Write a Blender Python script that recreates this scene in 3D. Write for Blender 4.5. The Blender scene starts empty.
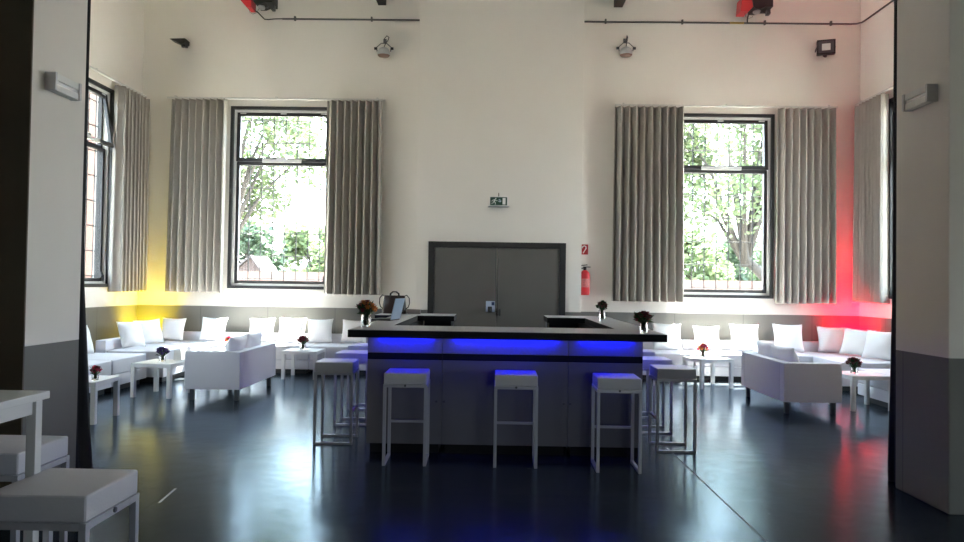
import bpy, bmesh, math, random
from mathutils import Matrix, Vector
random.seed(7)
PI = math.pi
COL = bpy.context.scene.collection

# ------------------------------------------------------------------ materials
def mat(name, color, rough=0.6, metal=0.0, noise=0.0, nscale=8.0, bump=0.0, bscale=60.0, **kw):
    m = bpy.data.materials.new(name); m.use_nodes = True
    nt = m.node_tree; b = nt.nodes['Principled BSDF']
    b.inputs['Base Color'].default_value = (*color, 1)
    b.inputs['Roughness'].default_value = rough
    b.inputs['Metallic'].default_value = metal
    for k, v in kw.items():
        b.inputs[k.replace('_', ' ')].default_value = v
    tc = nt.nodes.new('ShaderNodeTexCoord')
    if noise > 0:
        n = nt.nodes.new('ShaderNodeTexNoise'); n.inputs['Scale'].default_value = nscale; n.inputs['Detail'].default_value = 4
        nt.links.new(tc.outputs['Object'], n.inputs['Vector'])
        r = nt.nodes.new('ShaderNodeMix'); r.data_type = 'RGBA'
        r.inputs['A'].default_value = (*[max(0, c * (1 - noise)) for c in color], 1)
        r.inputs['B'].default_value = (*[min(1, c * (1 + noise)) for c in color], 1)
        nt.links.new(n.outputs['Fac'], r.inputs['Factor']); nt.links.new(r.outputs['Result'], b.inputs['Base Color'])
    if bump > 0:
        n2 = nt.nodes.new('ShaderNodeTexNoise'); n2.inputs['Scale'].default_value = bscale; n2.inputs['Detail'].default_value = 3
        nt.links.new(tc.outputs['Object'], n2.inputs['Vector'])
        bp = nt.nodes.new('ShaderNodeBump'); bp.inputs['Strength'].default_value = bump; bp.inputs['Distance'].default_value = 0.01
        nt.links.new(n2.outputs['Fac'], bp.inputs['Height']); nt.links.new(bp.outputs['Normal'], b.inputs['Normal'])
    return m

def emit(name, color, strength):
    m = bpy.data.materials.new(name); m.use_nodes = True; nt = m.node_tree
    b = nt.nodes['Principled BSDF']; b.inputs['Base Color'].default_value = (0.02, 0.02, 0.02, 1)
    b.inputs['Emission Color'].default_value = (*color, 1); b.inputs['Emission Strength'].default_value = strength
    return m

def wall_material():
    """white plaster above a grey painted dado (edge 1.085 m up), with faint vertical board joints in the dado"""
    m = bpy.data.materials.new('wall_paint'); m.use_nodes = True; nt = m.node_tree; L = nt.links
    b = nt.nodes['Principled BSDF']; b.inputs['Roughness'].default_value = 0.75
    geo = nt.nodes.new('ShaderNodeNewGeometry'); sep = nt.nodes.new('ShaderNodeSeparateXYZ'); L.new(geo.outputs['Position'], sep.inputs[0])
    gt = nt.nodes.new('ShaderNodeMath'); gt.operation = 'GREATER_THAN'; gt.inputs[1].default_value = 1.085; L.new(sep.outputs['Z'], gt.inputs[0])
    n = nt.nodes.new('ShaderNodeTexNoise'); n.inputs['Scale'].default_value = 1.3; n.inputs['Detail'].default_value = 5; L.new(geo.outputs['Position'], n.inputs['Vector'])
    w = nt.nodes.new('ShaderNodeMix'); w.data_type = 'RGBA'; w.inputs['A'].default_value = (0.78, 0.745, 0.69, 1); w.inputs['B'].default_value = (0.84, 0.805, 0.75, 1); L.new(n.outputs['Fac'], w.inputs['Factor'])
    g = nt.nodes.new('ShaderNodeMix'); g.data_type = 'RGBA'; g.inputs['A'].default_value = (0.155, 0.15, 0.135, 1); g.inputs['B'].default_value = (0.20, 0.195, 0.175, 1); L.new(n.outputs['Fac'], g.inputs['Factor'])
    # joints
    ad = nt.nodes.new('ShaderNodeMath'); ad.operation = 'ADD'; L.new(sep.outputs['X'], ad.inputs[0]); L.new(sep.outputs['Y'], ad.inputs[1])
    md = nt.nodes.new('ShaderNodeMath'); md.operation = 'PINGPONG'; md.inputs[1].default_value = 0.62; L.new(ad.outputs[0], md.inputs[0])
    lt = nt.nodes.new('ShaderNodeMath'); lt.operation = 'LESS_THAN'; lt.inputs[1].default_value = 0.008; L.new(md.outputs[0], lt.inputs[0])
    sc = nt.nodes.new('ShaderNodeMath'); sc.operation = 'MULTIPLY'; sc.inputs[1].default_value = 0.45; L.new(lt.outputs[0], sc.inputs[0])
    j = nt.nodes.new('ShaderNodeMix'); j.data_type = 'RGBA'; j.inputs['B'].default_value = (0.07, 0.07, 0.07, 1); L.new(sc.outputs[0], j.inputs['Factor']); L.new(g.outputs['Result'], j.inputs['A'])
    c = nt.nodes.new('ShaderNodeMix'); c.data_type = 'RGBA'; L.new(gt.outputs[0], c.inputs['Factor']); L.new(j.outputs['Result'], c.inputs['A']); L.new(w.outputs['Result'], c.inputs['B'])
    L.new(c.outputs['Result'], b.inputs['Base Color'])
    bp = nt.nodes.new('ShaderNodeBump'); bp.inputs['Strength'].default_value = 0.12; bp.inputs['Distance'].default_value = 0.01
    n2 = nt.nodes.new('ShaderNodeTexNoise'); n2.inputs['Scale'].default_value = 25; L.new(geo.outputs['Position'], n2.inputs['Vector']); L.new(n2.outputs['Fac'], bp.inputs['Height']); L.new(bp.outputs['Normal'], b.inputs['Normal'])
    return m

def floor_material():
    """dark glossy sheet floor with joints, scuffs and uneven gloss"""
    m = bpy.data.materials.new('dark_floor'); m.use_nodes = True; nt = m.node_tree; L = nt.links
    nt.nodes.remove(nt.nodes['Principled BSDF']); out = nt.nodes['Material Output']
    df = nt.nodes.new('ShaderNodeBsdfDiffuse'); gl = nt.nodes.new('ShaderNodeBsdfGlossy'); gl.inputs['Color'].default_value = (0.72, 0.86, 1.0, 1)   # blue-black vinyl with a bluish polish
    fr = nt.nodes.new('ShaderNodeFresnel'); fr.inputs['IOR'].default_value = 1.33
    ms = nt.nodes.new('ShaderNodeMixShader'); L.new(fr.outputs[0], ms.inputs[0]); L.new(df.outputs[0], ms.inputs[1]); L.new(gl.outputs[0], ms.inputs[2]); L.new(ms.outputs[0], out.inputs['Surface'])
    geo = nt.nodes.new('ShaderNodeNewGeometry'); sep = nt.nodes.new('ShaderNodeSeparateXYZ'); L.new(geo.outputs['Position'], sep.inputs[0])
    def line(axis, off, period, width):
        s = nt.nodes.new('ShaderNodeMath'); s.operation = 'SUBTRACT'; s.inputs[1].default_value = off; L.new(sep.outputs[axis], s.inputs[0])
        p = nt.nodes.new('ShaderNodeMath'); p.operation = 'PINGPONG'; p.inputs[1].default_value = period / 2; L.new(s.outputs[0], p.inputs[0])
        l = nt.nodes.new('ShaderNodeMath'); l.operation = 'LESS_THAN'; l.inputs[1].default_value = width; L.new(p.outputs[0], l.inputs[0])
        return l
    a = line('X', -2.335, 4.04, 0.006); c = line('Y', 5.19, 4.6, 0.008)
    mx = nt.nodes.new('ShaderNodeMath'); mx.operation = 'MAXIMUM'; L.new(a.outputs[0], mx.inputs[0]); L.new(c.outputs[0], mx.inputs[1])
    n = nt.nodes.new('ShaderNodeTexNoise'); n.inputs['Scale'].default_value = 1.1; n.inputs['Detail'].default_value = 6; n.inputs['Roughness'].default_value = 0.6; L.new(geo.outputs['Position'], n.inputs['Vector'])
    base = nt.nodes.new('ShaderNodeMix'); base.data_type = 'RGBA'; base.inputs['A'].default_value = (0.014, 0.016, 0.019, 1); base.inputs['B'].default_value = (0.020, 0.023, 0.027, 1); L.new(n.outputs['Fac'], base.inputs['Factor'])
    # small pale scuffs
    v = nt.nodes.new('ShaderNodeTexVoronoi'); v.inputs['Scale'].default_value = 2.6; L.new(geo.outputs['Position'], v.inputs['Vector'])
    sc = nt.nodes.new('ShaderNodeMath'); sc.operation = 'LESS_THAN'; sc.inputs[1].default_value = 0.035; L.new(v.outputs['Distance'], sc.inputs[0])
    s2 = nt.nodes.new('ShaderNodeMath'); s2.operation = 'MULTIPLY'; s2.inputs[1].default_value = 0.4; L.new(sc.outputs[0], s2.inputs[0])
    scm = nt.nodes.new('ShaderNodeMix'); scm.data_type = 'RGBA'; scm.inputs['B'].default_value = (0.16, 0.17, 0.18, 1); L.new(s2.outputs[0], scm.inputs['Factor']); L.new(base.outputs['Result'], scm.inputs['A'])
    j = nt.nodes.new('ShaderNodeMix'); j.data_type = 'RGBA'; j.inputs['B'].default_value = (0.003, 0.003, 0.003, 1); L.new(mx.outputs[0], j.inputs['Factor']); L.new(scm.outputs['Result'], j.inputs['A'])
    L.new(j.outputs['Result'], df.inputs['Color'])
    n3 = nt.nodes.new('ShaderNodeTexNoise'); n3.inputs['Scale'].default_value = 3.5; n3.inputs['Detail'].default_value = 5; L.new(geo.outputs['Position'], n3.inputs['Vector'])
    mr = nt.nodes.new('ShaderNodeMapRange'); mr.inputs['To Min'].default_value = 0.14; mr.inputs['To Max'].default_value = 0.21; L.new(n3.outputs['Fac'], mr.inputs['Value'])
    am = nt.nodes.new('ShaderNodeMath'); am.operation = 'MULTIPLY_ADD'; am.inputs[1].default_value = 0.08; L.new(mx.outputs[0], am.inputs[0]); L.new(mr.outputs['Result'], am.inputs[2])
    L.new(am.outputs[0], gl.inputs['Roughness'])
    n4 = nt.nodes.new('ShaderNodeTexNoise'); n4.inputs['Scale'].default_value = 5; L.new(geo.outputs['Position'], n4.inputs['Vector'])
    bp = nt.nodes.new('ShaderNodeBump'); bp.inputs['Strength'].default_value = 0.10; bp.inputs['Distance'].default_value = 0.02; L.new(n4.outputs['Fac'], bp.inputs['Height']); L.new(bp.outputs['Normal'], gl.inputs['Normal']); L.new(bp.outputs['Normal'], fr.inputs['Normal'])
    return m

def brick_material(name, c1, c2, mortar, scale):
    m = bpy.data.materials.new(name); m.use_nodes = True; nt = m.node_tree; L = nt.links
    b = nt.nodes['Principled BSDF']; b.inputs['Roughness'].default_value = 0.9
    geo = nt.nodes.new('ShaderNodeNewGeometry'); sep = nt.nodes.new('ShaderNodeSeparateXYZ'); L.new(geo.outputs['Position'], sep.inputs[0])
    ad = nt.nodes.new('ShaderNodeMath'); ad.operation = 'ADD'; L.new(sep.outputs['X'], ad.inputs[0]); L.new(sep.outputs['Y'], ad.inputs[1])
    cb = nt.nodes.new('ShaderNodeCombineXYZ'); L.new(ad.outputs[0], cb.inputs[0]); L.new(sep.outputs['Z'], cb.inputs[1])
    t = nt.nodes.new('ShaderNodeTexBrick'); t.inputs['Scale'].default_value = scale; t.inputs['Color1'].default_value = (*c1, 1); t.inputs['Color2'].default_value = (*c2, 1); t.inputs['Mortar'].default_value = (*mortar, 1)
    L.new(cb.outputs[0], t.inputs['Vector']); L.new(t.outputs['Color'], b.inputs['Base Color'])
    return m

def glass_pane():
    m = bpy.data.materials.new('window_glass'); m.use_nodes = True; nt = m.node_tree; L = nt.links
    nt.nodes.remove(nt.nodes['Principled BSDF']); out = nt.nodes['Material Output']
    tr = nt.nodes.new('ShaderNodeBsdfTransparent'); tr.inputs['Color'].default_value = (0.95, 0.98, 0.97, 1)
    gl = nt.nodes.new('ShaderNodeBsdfGlossy'); gl.inputs['Roughness'].default_value = 0.02
    lw = nt.nodes.new('ShaderNodeLayerWeight'); pw = nt.nodes.new('ShaderNodeMath'); pw.operation = 'POWER'; pw.inputs[1].default_value = 5; L.new(lw.outputs['Facing'], pw.inputs[0])
    fr = nt.nodes.new('ShaderNodeMath'); fr.operation = 'MULTIPLY_ADD'; fr.inputs[1].default_value = 0.8; fr.inputs[2].default_value = 0.03; L.new(pw.outputs[0], fr.inputs[0])
    mx = nt.nodes.new('ShaderNodeMixShader'); L.new(fr.outputs[0], mx.inputs[0]); L.new(tr.outputs[0], mx.inputs[1]); L.new(gl.outputs[0], mx.inputs[2]); L.new(mx.outputs[0], out.inputs['Surface'])
    return m

def leaf_material(name, color):
    m = bpy.data.materials.new(name); m.use_nodes = True; nt = m.node_tree; L = nt.links
    b = nt.nodes['Principled BSDF']; b.inputs['Roughness'].default_value = 0.6
    geo = nt.nodes.new('ShaderNodeNewGeometry'); n = nt.nodes.new('ShaderNodeTexNoise'); n.inputs['Scale'].default_value = 0.9; L.new(geo.outputs['Position'], n.inputs['Vector'])
    c = nt.nodes.new('ShaderNodeMix'); c.data_type = 'RGBA'; c.inputs['A'].default_value = (*[x * 0.6 for x in color], 1); c.inputs['B'].default_value = (*[min(1, x * 1.4) for x in color], 1); L.new(n.outputs['Fac'], c.inputs['Factor'])
    L.new(c.outputs['Result'], b.inputs['Base Color'])
    tl = nt.nodes.new('ShaderNodeBsdfTranslucent'); L.new(c.outputs['Result'], tl.inputs['Color'])
    mx = nt.nodes.new('ShaderNodeMixShader'); mx.inputs[0].default_value = 0.4; out = nt.nodes['Material Output']
    L.new(b.outputs[0], mx.inputs[1]); L.new(tl.outputs[0], mx.inputs[2]); L.new(mx.outputs[0], out.inputs['Surface'])
    return m

M = dict(
    shadepanel=mat('brown_shade_panel', (0.10, 0.078, 0.05), 0.6, noise=0.12, nscale=2),  # brown tone stands in for shade on the left pier front
    wall=wall_material(), floor=floor_material(),
    ceiling=mat('ceiling_paint', (0.80, 0.78, 0.74), 0.8, noise=0.03),
    beam=mat('dark_beam', (0.03, 0.022, 0.017), 0.6, noise=0.3),
    frame=mat('window_frame_dark', (0.022, 0.022, 0.024), 0.45, noise=0.1),
    reveal=mat('white_reveal', (0.72, 0.72, 0.70), 0.6, noise=0.03),
    handle=mat('white_metal_handle', (0.65, 0.65, 0.65), 0.35, noise=0.03),
    grille=mat('grille_iron', (0.03, 0.03, 0.032), 0.6, noise=0.1),
    curtain=mat('greige_curtain', (0.41, 0.38, 0.34), 0.85, noise=0.06, bump=0.15, bscale=150),
    rail=mat('curtain_rail_white', (0.62, 0.61, 0.58), 0.5, noise=0.02),
    door=mat('door_grey', (0.115, 0.11, 0.10), 0.5, noise=0.08, nscale=2),
    doorframe=mat('door_frame_dark', (0.018, 0.017, 0.017), 0.5, noise=0.1),
    steel=mat('brushed_steel', (0.55, 0.55, 0.56), 0.3, 1.0, noise=0.05, nscale=30),
    darksteel=mat('dark_steel', (0.12, 0.12, 0.13), 0.35, 0.9, noise=0.08),
    black=mat('black_plastic', (0.012, 0.012, 0.013), 0.45, noise=0.15),
    blackmetal=mat('black_metal', (0.02, 0.02, 0.021), 0.4, 0.3, noise=0.15),
    leather=mat('white_leatherette', (0.66, 0.65, 0.69), 0.5, noise=0.02, bump=0.08, bscale=90),
    pillow=mat('white_pillow_cotton', (0.82, 0.82, 0.82), 0.85, noise=0.02, bump=0.12, bscale=120),
    stoolpad=mat('stool_cushion_white', (0.58, 0.575, 0.63), 0.55, noise=0.02, bump=0.08, bscale=90),
    stoolmetal=mat('stool_frame_white', (0.46, 0.46, 0.51), 0.4, 0.2, noise=0.03),
    table=mat('white_lacquer', (0.72, 0.72, 0.72), 0.35, noise=0.02),
    barpanel=mat('bar_white_laminate', (0.165, 0.157, 0.168), 0.45, noise=0.03, nscale=3),
    barglow=mat('bar_glow_lifted_laminate', (0.30, 0.29, 0.32), 0.45, noise=0.03, nscale=3),  # upper-panel copy of the bar laminate, made paler to lift the LED glow
    bartop=mat('bar_top_grey_laminate', (0.42, 0.42, 0.44), 0.28, noise=0.06, nscale=4),
    bardark=mat('bar_dark_edge', (0.008, 0.008, 0.010), 0.6, noise=0.15, Specular_IOR_Level=0.2),
    led=emit('blue_led', (0.0, 0.003, 1.0), 12),
    red=mat('signal_red', (0.62, 0.02, 0.03), 0.35, noise=0.06),
    signred=mat('sign_red', (0.42, 0.012, 0.02), 0.5, noise=0.03),
    signgreen=mat('sign_green', (0.004, 0.05, 0.028), 0.45, noise=0.05),
    white=mat('white_print', (0.78, 0.78, 0.76), 0.6, noise=0.02),
    paleblue=mat('pale_blue_label', (0.45, 0.52, 0.66), 0.5, noise=0.04),
    navy=mat('navy_symbol', (0.01, 0.03, 0.12), 0.5, noise=0.05),
    brown=mat('brown_leather', (0.018, 0.006, 0.0045), 0.42, noise=0.25, bump=0.1),
    darkbrown=mat('dark_leather', (0.012, 0.009, 0.009), 0.42, noise=0.25, bump=0.1),
    card=mat('taupe_card', (0.16, 0.13, 0.12), 0.8, noise=0.08),
    lid=mat('laptop_silver_blue', (0.42, 0.52, 0.66), 0.35, 0.2, noise=0.02),
    drape=mat('black_stage_cloth', (0.012, 0.012, 0.013), 0.9, noise=0.2),
    glass=mat('clear_glass', (0.98, 0.98, 0.98), 0.02, Transmission_Weight=1.0, IOR=1.45),
    water=mat('vase_water', (0.9, 0.95, 0.95), 0.02, Transmission_Weight=1.0, IOR=1.33),
    stem=mat('green_stem', (0.03, 0.07, 0.02), 0.6, noise=0.3),
    petal_orange=mat('petal_orange', (0.55, 0.16, 0.015), 0.6, noise=0.3, nscale=30),
    petal_red=mat('petal_dark_red', (0.16, 0.004, 0.012), 0.6, noise=0.35, nscale=30),
    petal_pink=mat('petal_pink_red', (0.60, 0.03, 0.10), 0.6, noise=0.3, nscale=30),
    petal_purple=mat('petal_purple', (0.06, 0.025, 0.16), 0.6, noise=0.35, nscale=30),
    petal_brown=mat('petal_rust', (0.11, 0.035, 0.02), 0.6, noise=0.35, nscale=30),
    lampglass=mat('frosted_glass', (0.75, 0.75, 0.72), 0.4, noise=0.02),
    tape=mat('worn_white_tape', (0.5, 0.5, 0.5), 0.7, noise=0.3, nscale=30),
    greytape=mat('grey_tape', (0.10, 0.105, 0.115), 0.6, noise=0.4, nscale=30),
    pipe=mat('grey_conduit', (0.11, 0.11, 0.105), 0.5, 0.2, noise=0.1),
    yellow=mat('yellow_tape', (0.45, 0.30, 0.06), 0.6, noise=0.1),
    lens=mat('lamp_lens', (0.35, 0.22, 0.18), 0.15, noise=0.1, Coat_Weight=0.6),
    ground=mat('gravel_ground', (0.20, 0.185, 0.16), 0.95, noise=0.4, nscale=1.5),
    pane=glass_pane(),
    bark=mat('tree_bark', (0.035, 0.03, 0.026), 0.9, noise=0.3, nscale=5),
    leaf=leaf_material('leaf_green', (0.08, 0.11, 0.05)), leaf_light=leaf_material('leaf_light_green', (0.12, 0.16, 0.07)), leaf_dark=leaf_material('leaf_dark_green', (0.055, 0.085, 0.048)),
    brick=brick_material('orange_brick', (0.055, 0.014, 0.005), (0.040, 0.009, 0.0035), (0.026, 0.018, 0.013), 2.2),
    pinkbrick=brick_material('pale_red_brick', (0.13, 0.065, 0.05), (0.11, 0.052, 0.04), (0.14, 0.12, 0.10), 2.2),
    rooftile=brick_material('roof_tiles', (0.06, 0.05, 0.05), (0.045, 0.038, 0.038), (0.03, 0.025, 0.025), 1.5),
    shedwood=mat('shed_timber', (0.05, 0.035, 0.032), 0.9, noise=0.2),
)

# ------------------------------------------------------------------ mesh helpers
def box(bm, x0, x1, y0, y1, z0, z1, bev=0.0, seg=2, rot=None):
    vs = bmesh.ops.create_cube(bm, size=1.0)['verts']
    bmesh.ops.transform(bm, matrix=Matrix.Translation(((x0 + x1) / 2, (y0 + y1) / 2, (z0 + z1) / 2)) @ Matrix.Diagonal((x1 - x0, y1 - y0, z1 - z0, 1)), verts=vs)
    if rot is not None: bmesh.ops.transform(bm, matrix=rot, verts=vs)
    if bev > 0:
        es = {e for v in vs for e in v.link_edges}
        bmesh.ops.bevel(bm, geom=list(es), offset=bev, segments=seg, profile=0.7, affect='EDGES')

def tube(bm, pts, r, n=10, cap=True):
    pts = [Vector(p) for p in pts]
    rr = r if isinstance(r, (list, tuple)) else [r] * len(pts)
    rings = []
    prev = None
    for i, p in enumerate(pts):
        d = (pts[min(i + 1, len(pts) - 1)] - pts[max(i - 1, 0)]).normalized()
        if prev is None:
            a = Vector((0, 0, 1)) if abs(d.z) < 0.9 else Vector((1, 0, 0))
            u = d.cross(a).normalized()
        else:
            u = (prev - d * prev.dot(d)).normalized()
        prev = u; w = d.cross(u)
        rings.append([bm.verts.new(p + (u * math.cos(2 * PI * k / n) + w * math.sin(2 * PI * k / n)) * rr[i]) for k in range(n)])
    for a, b in zip(rings, rings[1:]):
        for k in range(n): bm.faces.new((a[k], a[(k + 1) % n], b[(k + 1) % n], b[k]))
    if cap:
        bm.faces.new(list(reversed(rings[0]))); bm.faces.new(rings[-1])

def lathe(bm, prof, n=20, c=(0, 0, 0)):
    rings = [[bm.verts.new((c[0] + r * math.cos(2 * PI * k / n), c[1] + r * math.sin(2 * PI * k / n), c[2] + z)) for k in range(n)] for r, z in prof]
    for a, b in zip(rings, rings[1:]):
        for k in range(n): bm.faces.new((a[k], a[(k + 1) % n], b[(k + 1) % n], b[k]))
    bm.faces.new(list(reversed(rings[0]))); bm.faces.new(rings[-1])

def prism(bm, outline, y0, y1):
    """outline in x,z extruded along y"""
    a = [bm.verts.new((x, y0, z)) for x, z in outline]; b = [bm.verts.new((x, y1, z)) for x, z in outline]
    n = len(a)
    for k in range(n): bm.faces.new((a[k], a[(k + 1) % n], b[(k + 1) % n], b[k]))
    bm.faces.new(list(reversed(a))); bm.faces.new(b)

def obj(name, bm, m, parent=None, smooth=False, loc=None, rot=None, angle=None):
    bmesh.ops.recalc_face_normals(bm, faces=bm.faces[:])
    me = bpy.data.meshes.new(name); bm.to_mesh(me); bm.free()
    ms = m if isinstance(m, (list, tuple)) else [m]
    for x in ms: me.materials.append(M[x] if isinstance(x, str) else x)
    if smooth:
        for p in me.polygons: p.use_smooth = True
        if angle: me.set_sharp_from_angle(angle=math.radians(angle))
    o = bpy.data.objects.new(name, me); COL.objects.link(o)
    if parent: o.parent = parent
    if loc: o.location = loc
    if rot: o.rotation_euler = rot
    return o

def tag(o, label, cat, group=None, kind=None):
    o['label'] = label; o['category'] = cat
    if group: o['group'] = group
    if kind: o['kind'] = kind
    return o
def thing(name, label, cat, loc=(0, 0, 0), rz=0, group=None):
    o = bpy.data.objects.new(name, None); COL.objects.link(o); o.location = loc; o.rotation_euler = (0, 0, rz); o.empty_display_size = 0.1
    return tag(o, label, cat, group)
def struct(name, bm, m, label, cat, parent=None, **kw):
    o = obj(name, bm, m, parent, **kw)
    if parent is None: tag(o, label, cat, kind='structure')
    return o
def dup(root, loc, rz, label, group=None):
    r = root.copy(); COL.objects.link(r); r.location = loc; r.rotation_euler = (0, 0, rz); r['label'] = label
    if group: r['group'] = group
    for ch in list(root.children):
        c = ch.copy(); COL.objects.link(c); c.parent = r
        for g in list(ch.children):
            d = g.copy(); COL.objects.link(d); d.parent = c
    return r
B = bmesh.new

# ------------------------------------------------------------------ room shell
XL, XR, YB, ZC = -6.54, 6.65, 12.8, 7.6
TH = 0.28
WZ0, WZ1 = 1.42, 4.77          # window opening heights
WW = 1.90                      # window opening width

def wall_with_holes(length, height, thick, holes):
    """wall in local x,z from (0,0); front face at y=0, back at y=thick; holes = (x0,x1,z0,z1)"""
    bm = B()
    xs = sorted({0, length, *[h[0] for h in holes], *[h[1] for h in holes]}); zs = sorted({0, height, *[h[2] for h in holes], *[h[3] for h in holes]})
    solid = lambda i, k: 0 <= i < len(xs) - 1 and 0 <= k < len(zs) - 1 and not any(h[0] - 1e-6 <= xs[i] and xs[i + 1] <= h[1] + 1e-6 and h[2] - 1e-6 <= zs[k] and zs[k + 1] <= h[3] + 1e-6 for h in holes)
    cache = {}
    def V(x, y, z):
        key = (round(x, 4), round(y, 4), round(z, 4))
        if key not in cache: cache[key] = bm.verts.new((x, y, z))
        return cache[key]
    for i in range(len(xs) - 1):
        for k in range(len(zs) - 1):
            if not solid(i, k): continue
            x0, x1, z0, z1 = xs[i], xs[i + 1], zs[k], zs[k + 1]
            for y in (0, thick): bm.faces.new((V(x0, y, z0), V(x1, y, z0), V(x1, y, z1), V(x0, y, z1)))
            for (di, dk, a, b) in ((-1, 0, (x0, z0), (x0, z1)), (1, 0, (x1, z0), (x1, z1)), (0, -1, (x0, z0), (x1, z0)), (0, 1, (x0, z1), (x1, z1))):
                if not solid(i + di, k + dk): bm.faces.new((V(a[0], 0, a[1]), V(b[0], 0, b[1]), V(b[0], thick, b[1]), V(a[0], thick, a[1])))
    return bm

bm = B(); box(bm, -9.4, 9.4, -7.4, 13.2, -0.2, 0); struct('floor', bm, 'floor', 'dark glossy sheet floor of the whole hall', 'floor')
bm = B(); box(bm, -9.4, 9.4, -7.4, 13.2, ZC, ZC + 0.2); struct('ceiling', bm, 'ceiling', 'pale painted ceiling high above the hall', 'ceiling')
winx = [(-4.87, -2.97), (3.19, 5.09)]
o = struct('wall_back', wall_with_holes(XR - XL + 0.8, ZC, TH, [(a - XL + 0.4, b - XL + 0.4, WZ0 + dz, WZ1 + dz) for (a, b), dz in zip(winx, (0, -0.04))]), 'wall', 'white back wall with two tall windows above a grey dado', 'wall'); o.location = (XL - 0.4, YB, 0)
side_win = (9.93, 11.83)
side_win2 = (6.6, 8.5)
# side walls of the lounge: local x runs along world Y
o = struct('wall_left', wall_with_holes(YB - 5.3, ZC, TH, [(side_win[0] - 5.3, side_win[1] - 5.3, WZ0, WZ1), (side_win2[0] - 5.3, side_win2[1] - 5.3, WZ0, WZ1)]), 'wall', 'white left side wall of the lounge above a grey dado', 'wall'); o.location = (XL, 5.3, 0); o.rotation_euler = (0, 0, PI / 2)
o = struct('wall_right', wall_with_holes(YB - 5.5, ZC, TH, [(YB - side_win[1], YB - side_win[0], WZ0, WZ1)]), 'wall', 'white right side wall of the lounge above a grey dado', 'wall'); o.location = (XR, YB, 0); o.rotation_euler = (0, 0, -PI / 2)
bm = B(); box(bm, -9.0, -3.16, 4.70, 5.32, 0, ZC, 0.004); struct('wall_left_pier', bm, 'wall', 'grey lit wall pier at the left edge of the photo', 'wall')
bm = B(); box(bm, -9.0, -3.161, 4.688, 4.7005, 0.002, ZC - 0.002, 0.002); struct('trim_3', bm, 'shadepanel', 'dark brown sheet added on the left pier front in place of its shade', 'wall panel')  # sheet added over the pier front, its unlit shade put into the colour
bm = B(); box(bm, 3.19, 9.0, 4.945, 5.59, 0, ZC, 0.012); struct('wall_right_pier', bm, 'wall', 'grey wall pier at the right edge of the photo', 'wall')
bm = B(); box(bm, -3.15, 3.18, 4.95, 5.37, 5.4, ZC); struct('wall_header', bm, 'wall', 'white wall over the wide opening between the piers', 'wall')
HW = [(0.9, 2.7, 0.3, 2.5)]
o = struct('wall_hall_right', wall_with_holes(14.4, ZC, TH, [(5.4 - b, 5.4 - a, c, d) for a, b, c, d in HW]), 'wall', 'right side wall of the front hall with one tall window', 'wall'); o.location = (9.0, 5.4, 0); o.rotation_euler = (0, 0, -PI / 2)
bm = B(); box(bm, -9.4, -9.0, -7.0, 5.4, 0, ZC); struct('wall_hall_left', bm, 'wall', 'left side wall of the front hall', 'wall')
o = struct('wall_hall_rear', wall_with_holes(18.8, ZC, TH, [(9.4 - 3.05, 9.4 - 1.75, 1.0, 2.5)]), 'wall', 'rear wall of the front hall behind the camera', 'wall'); o.location = (9.4, -7.0, 0); o.rotation_euler = (0, 0, PI)

bm = B(); box(bm, -1.385, 1.578, 12.5, YB + 0.01, 0, ZC, 0.006); struct('wall_center', bm, 'wall', 'projecting white wall panel around the grey double door', 'wall')
for i, (x0, x1) in enumerate(((-2.19, -2.04), (2.15, 2.31))):
    bm = B(); box(bm, x0, x1, 5.4, YB + 0.02, 6.68, ZC + 0.02, 0.008)
    struct('trim_%d' % (i + 1), bm, 'beam', ['dark ceiling beam end above the left window', 'dark ceiling beam end above the right window'][i], 'beam')

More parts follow.
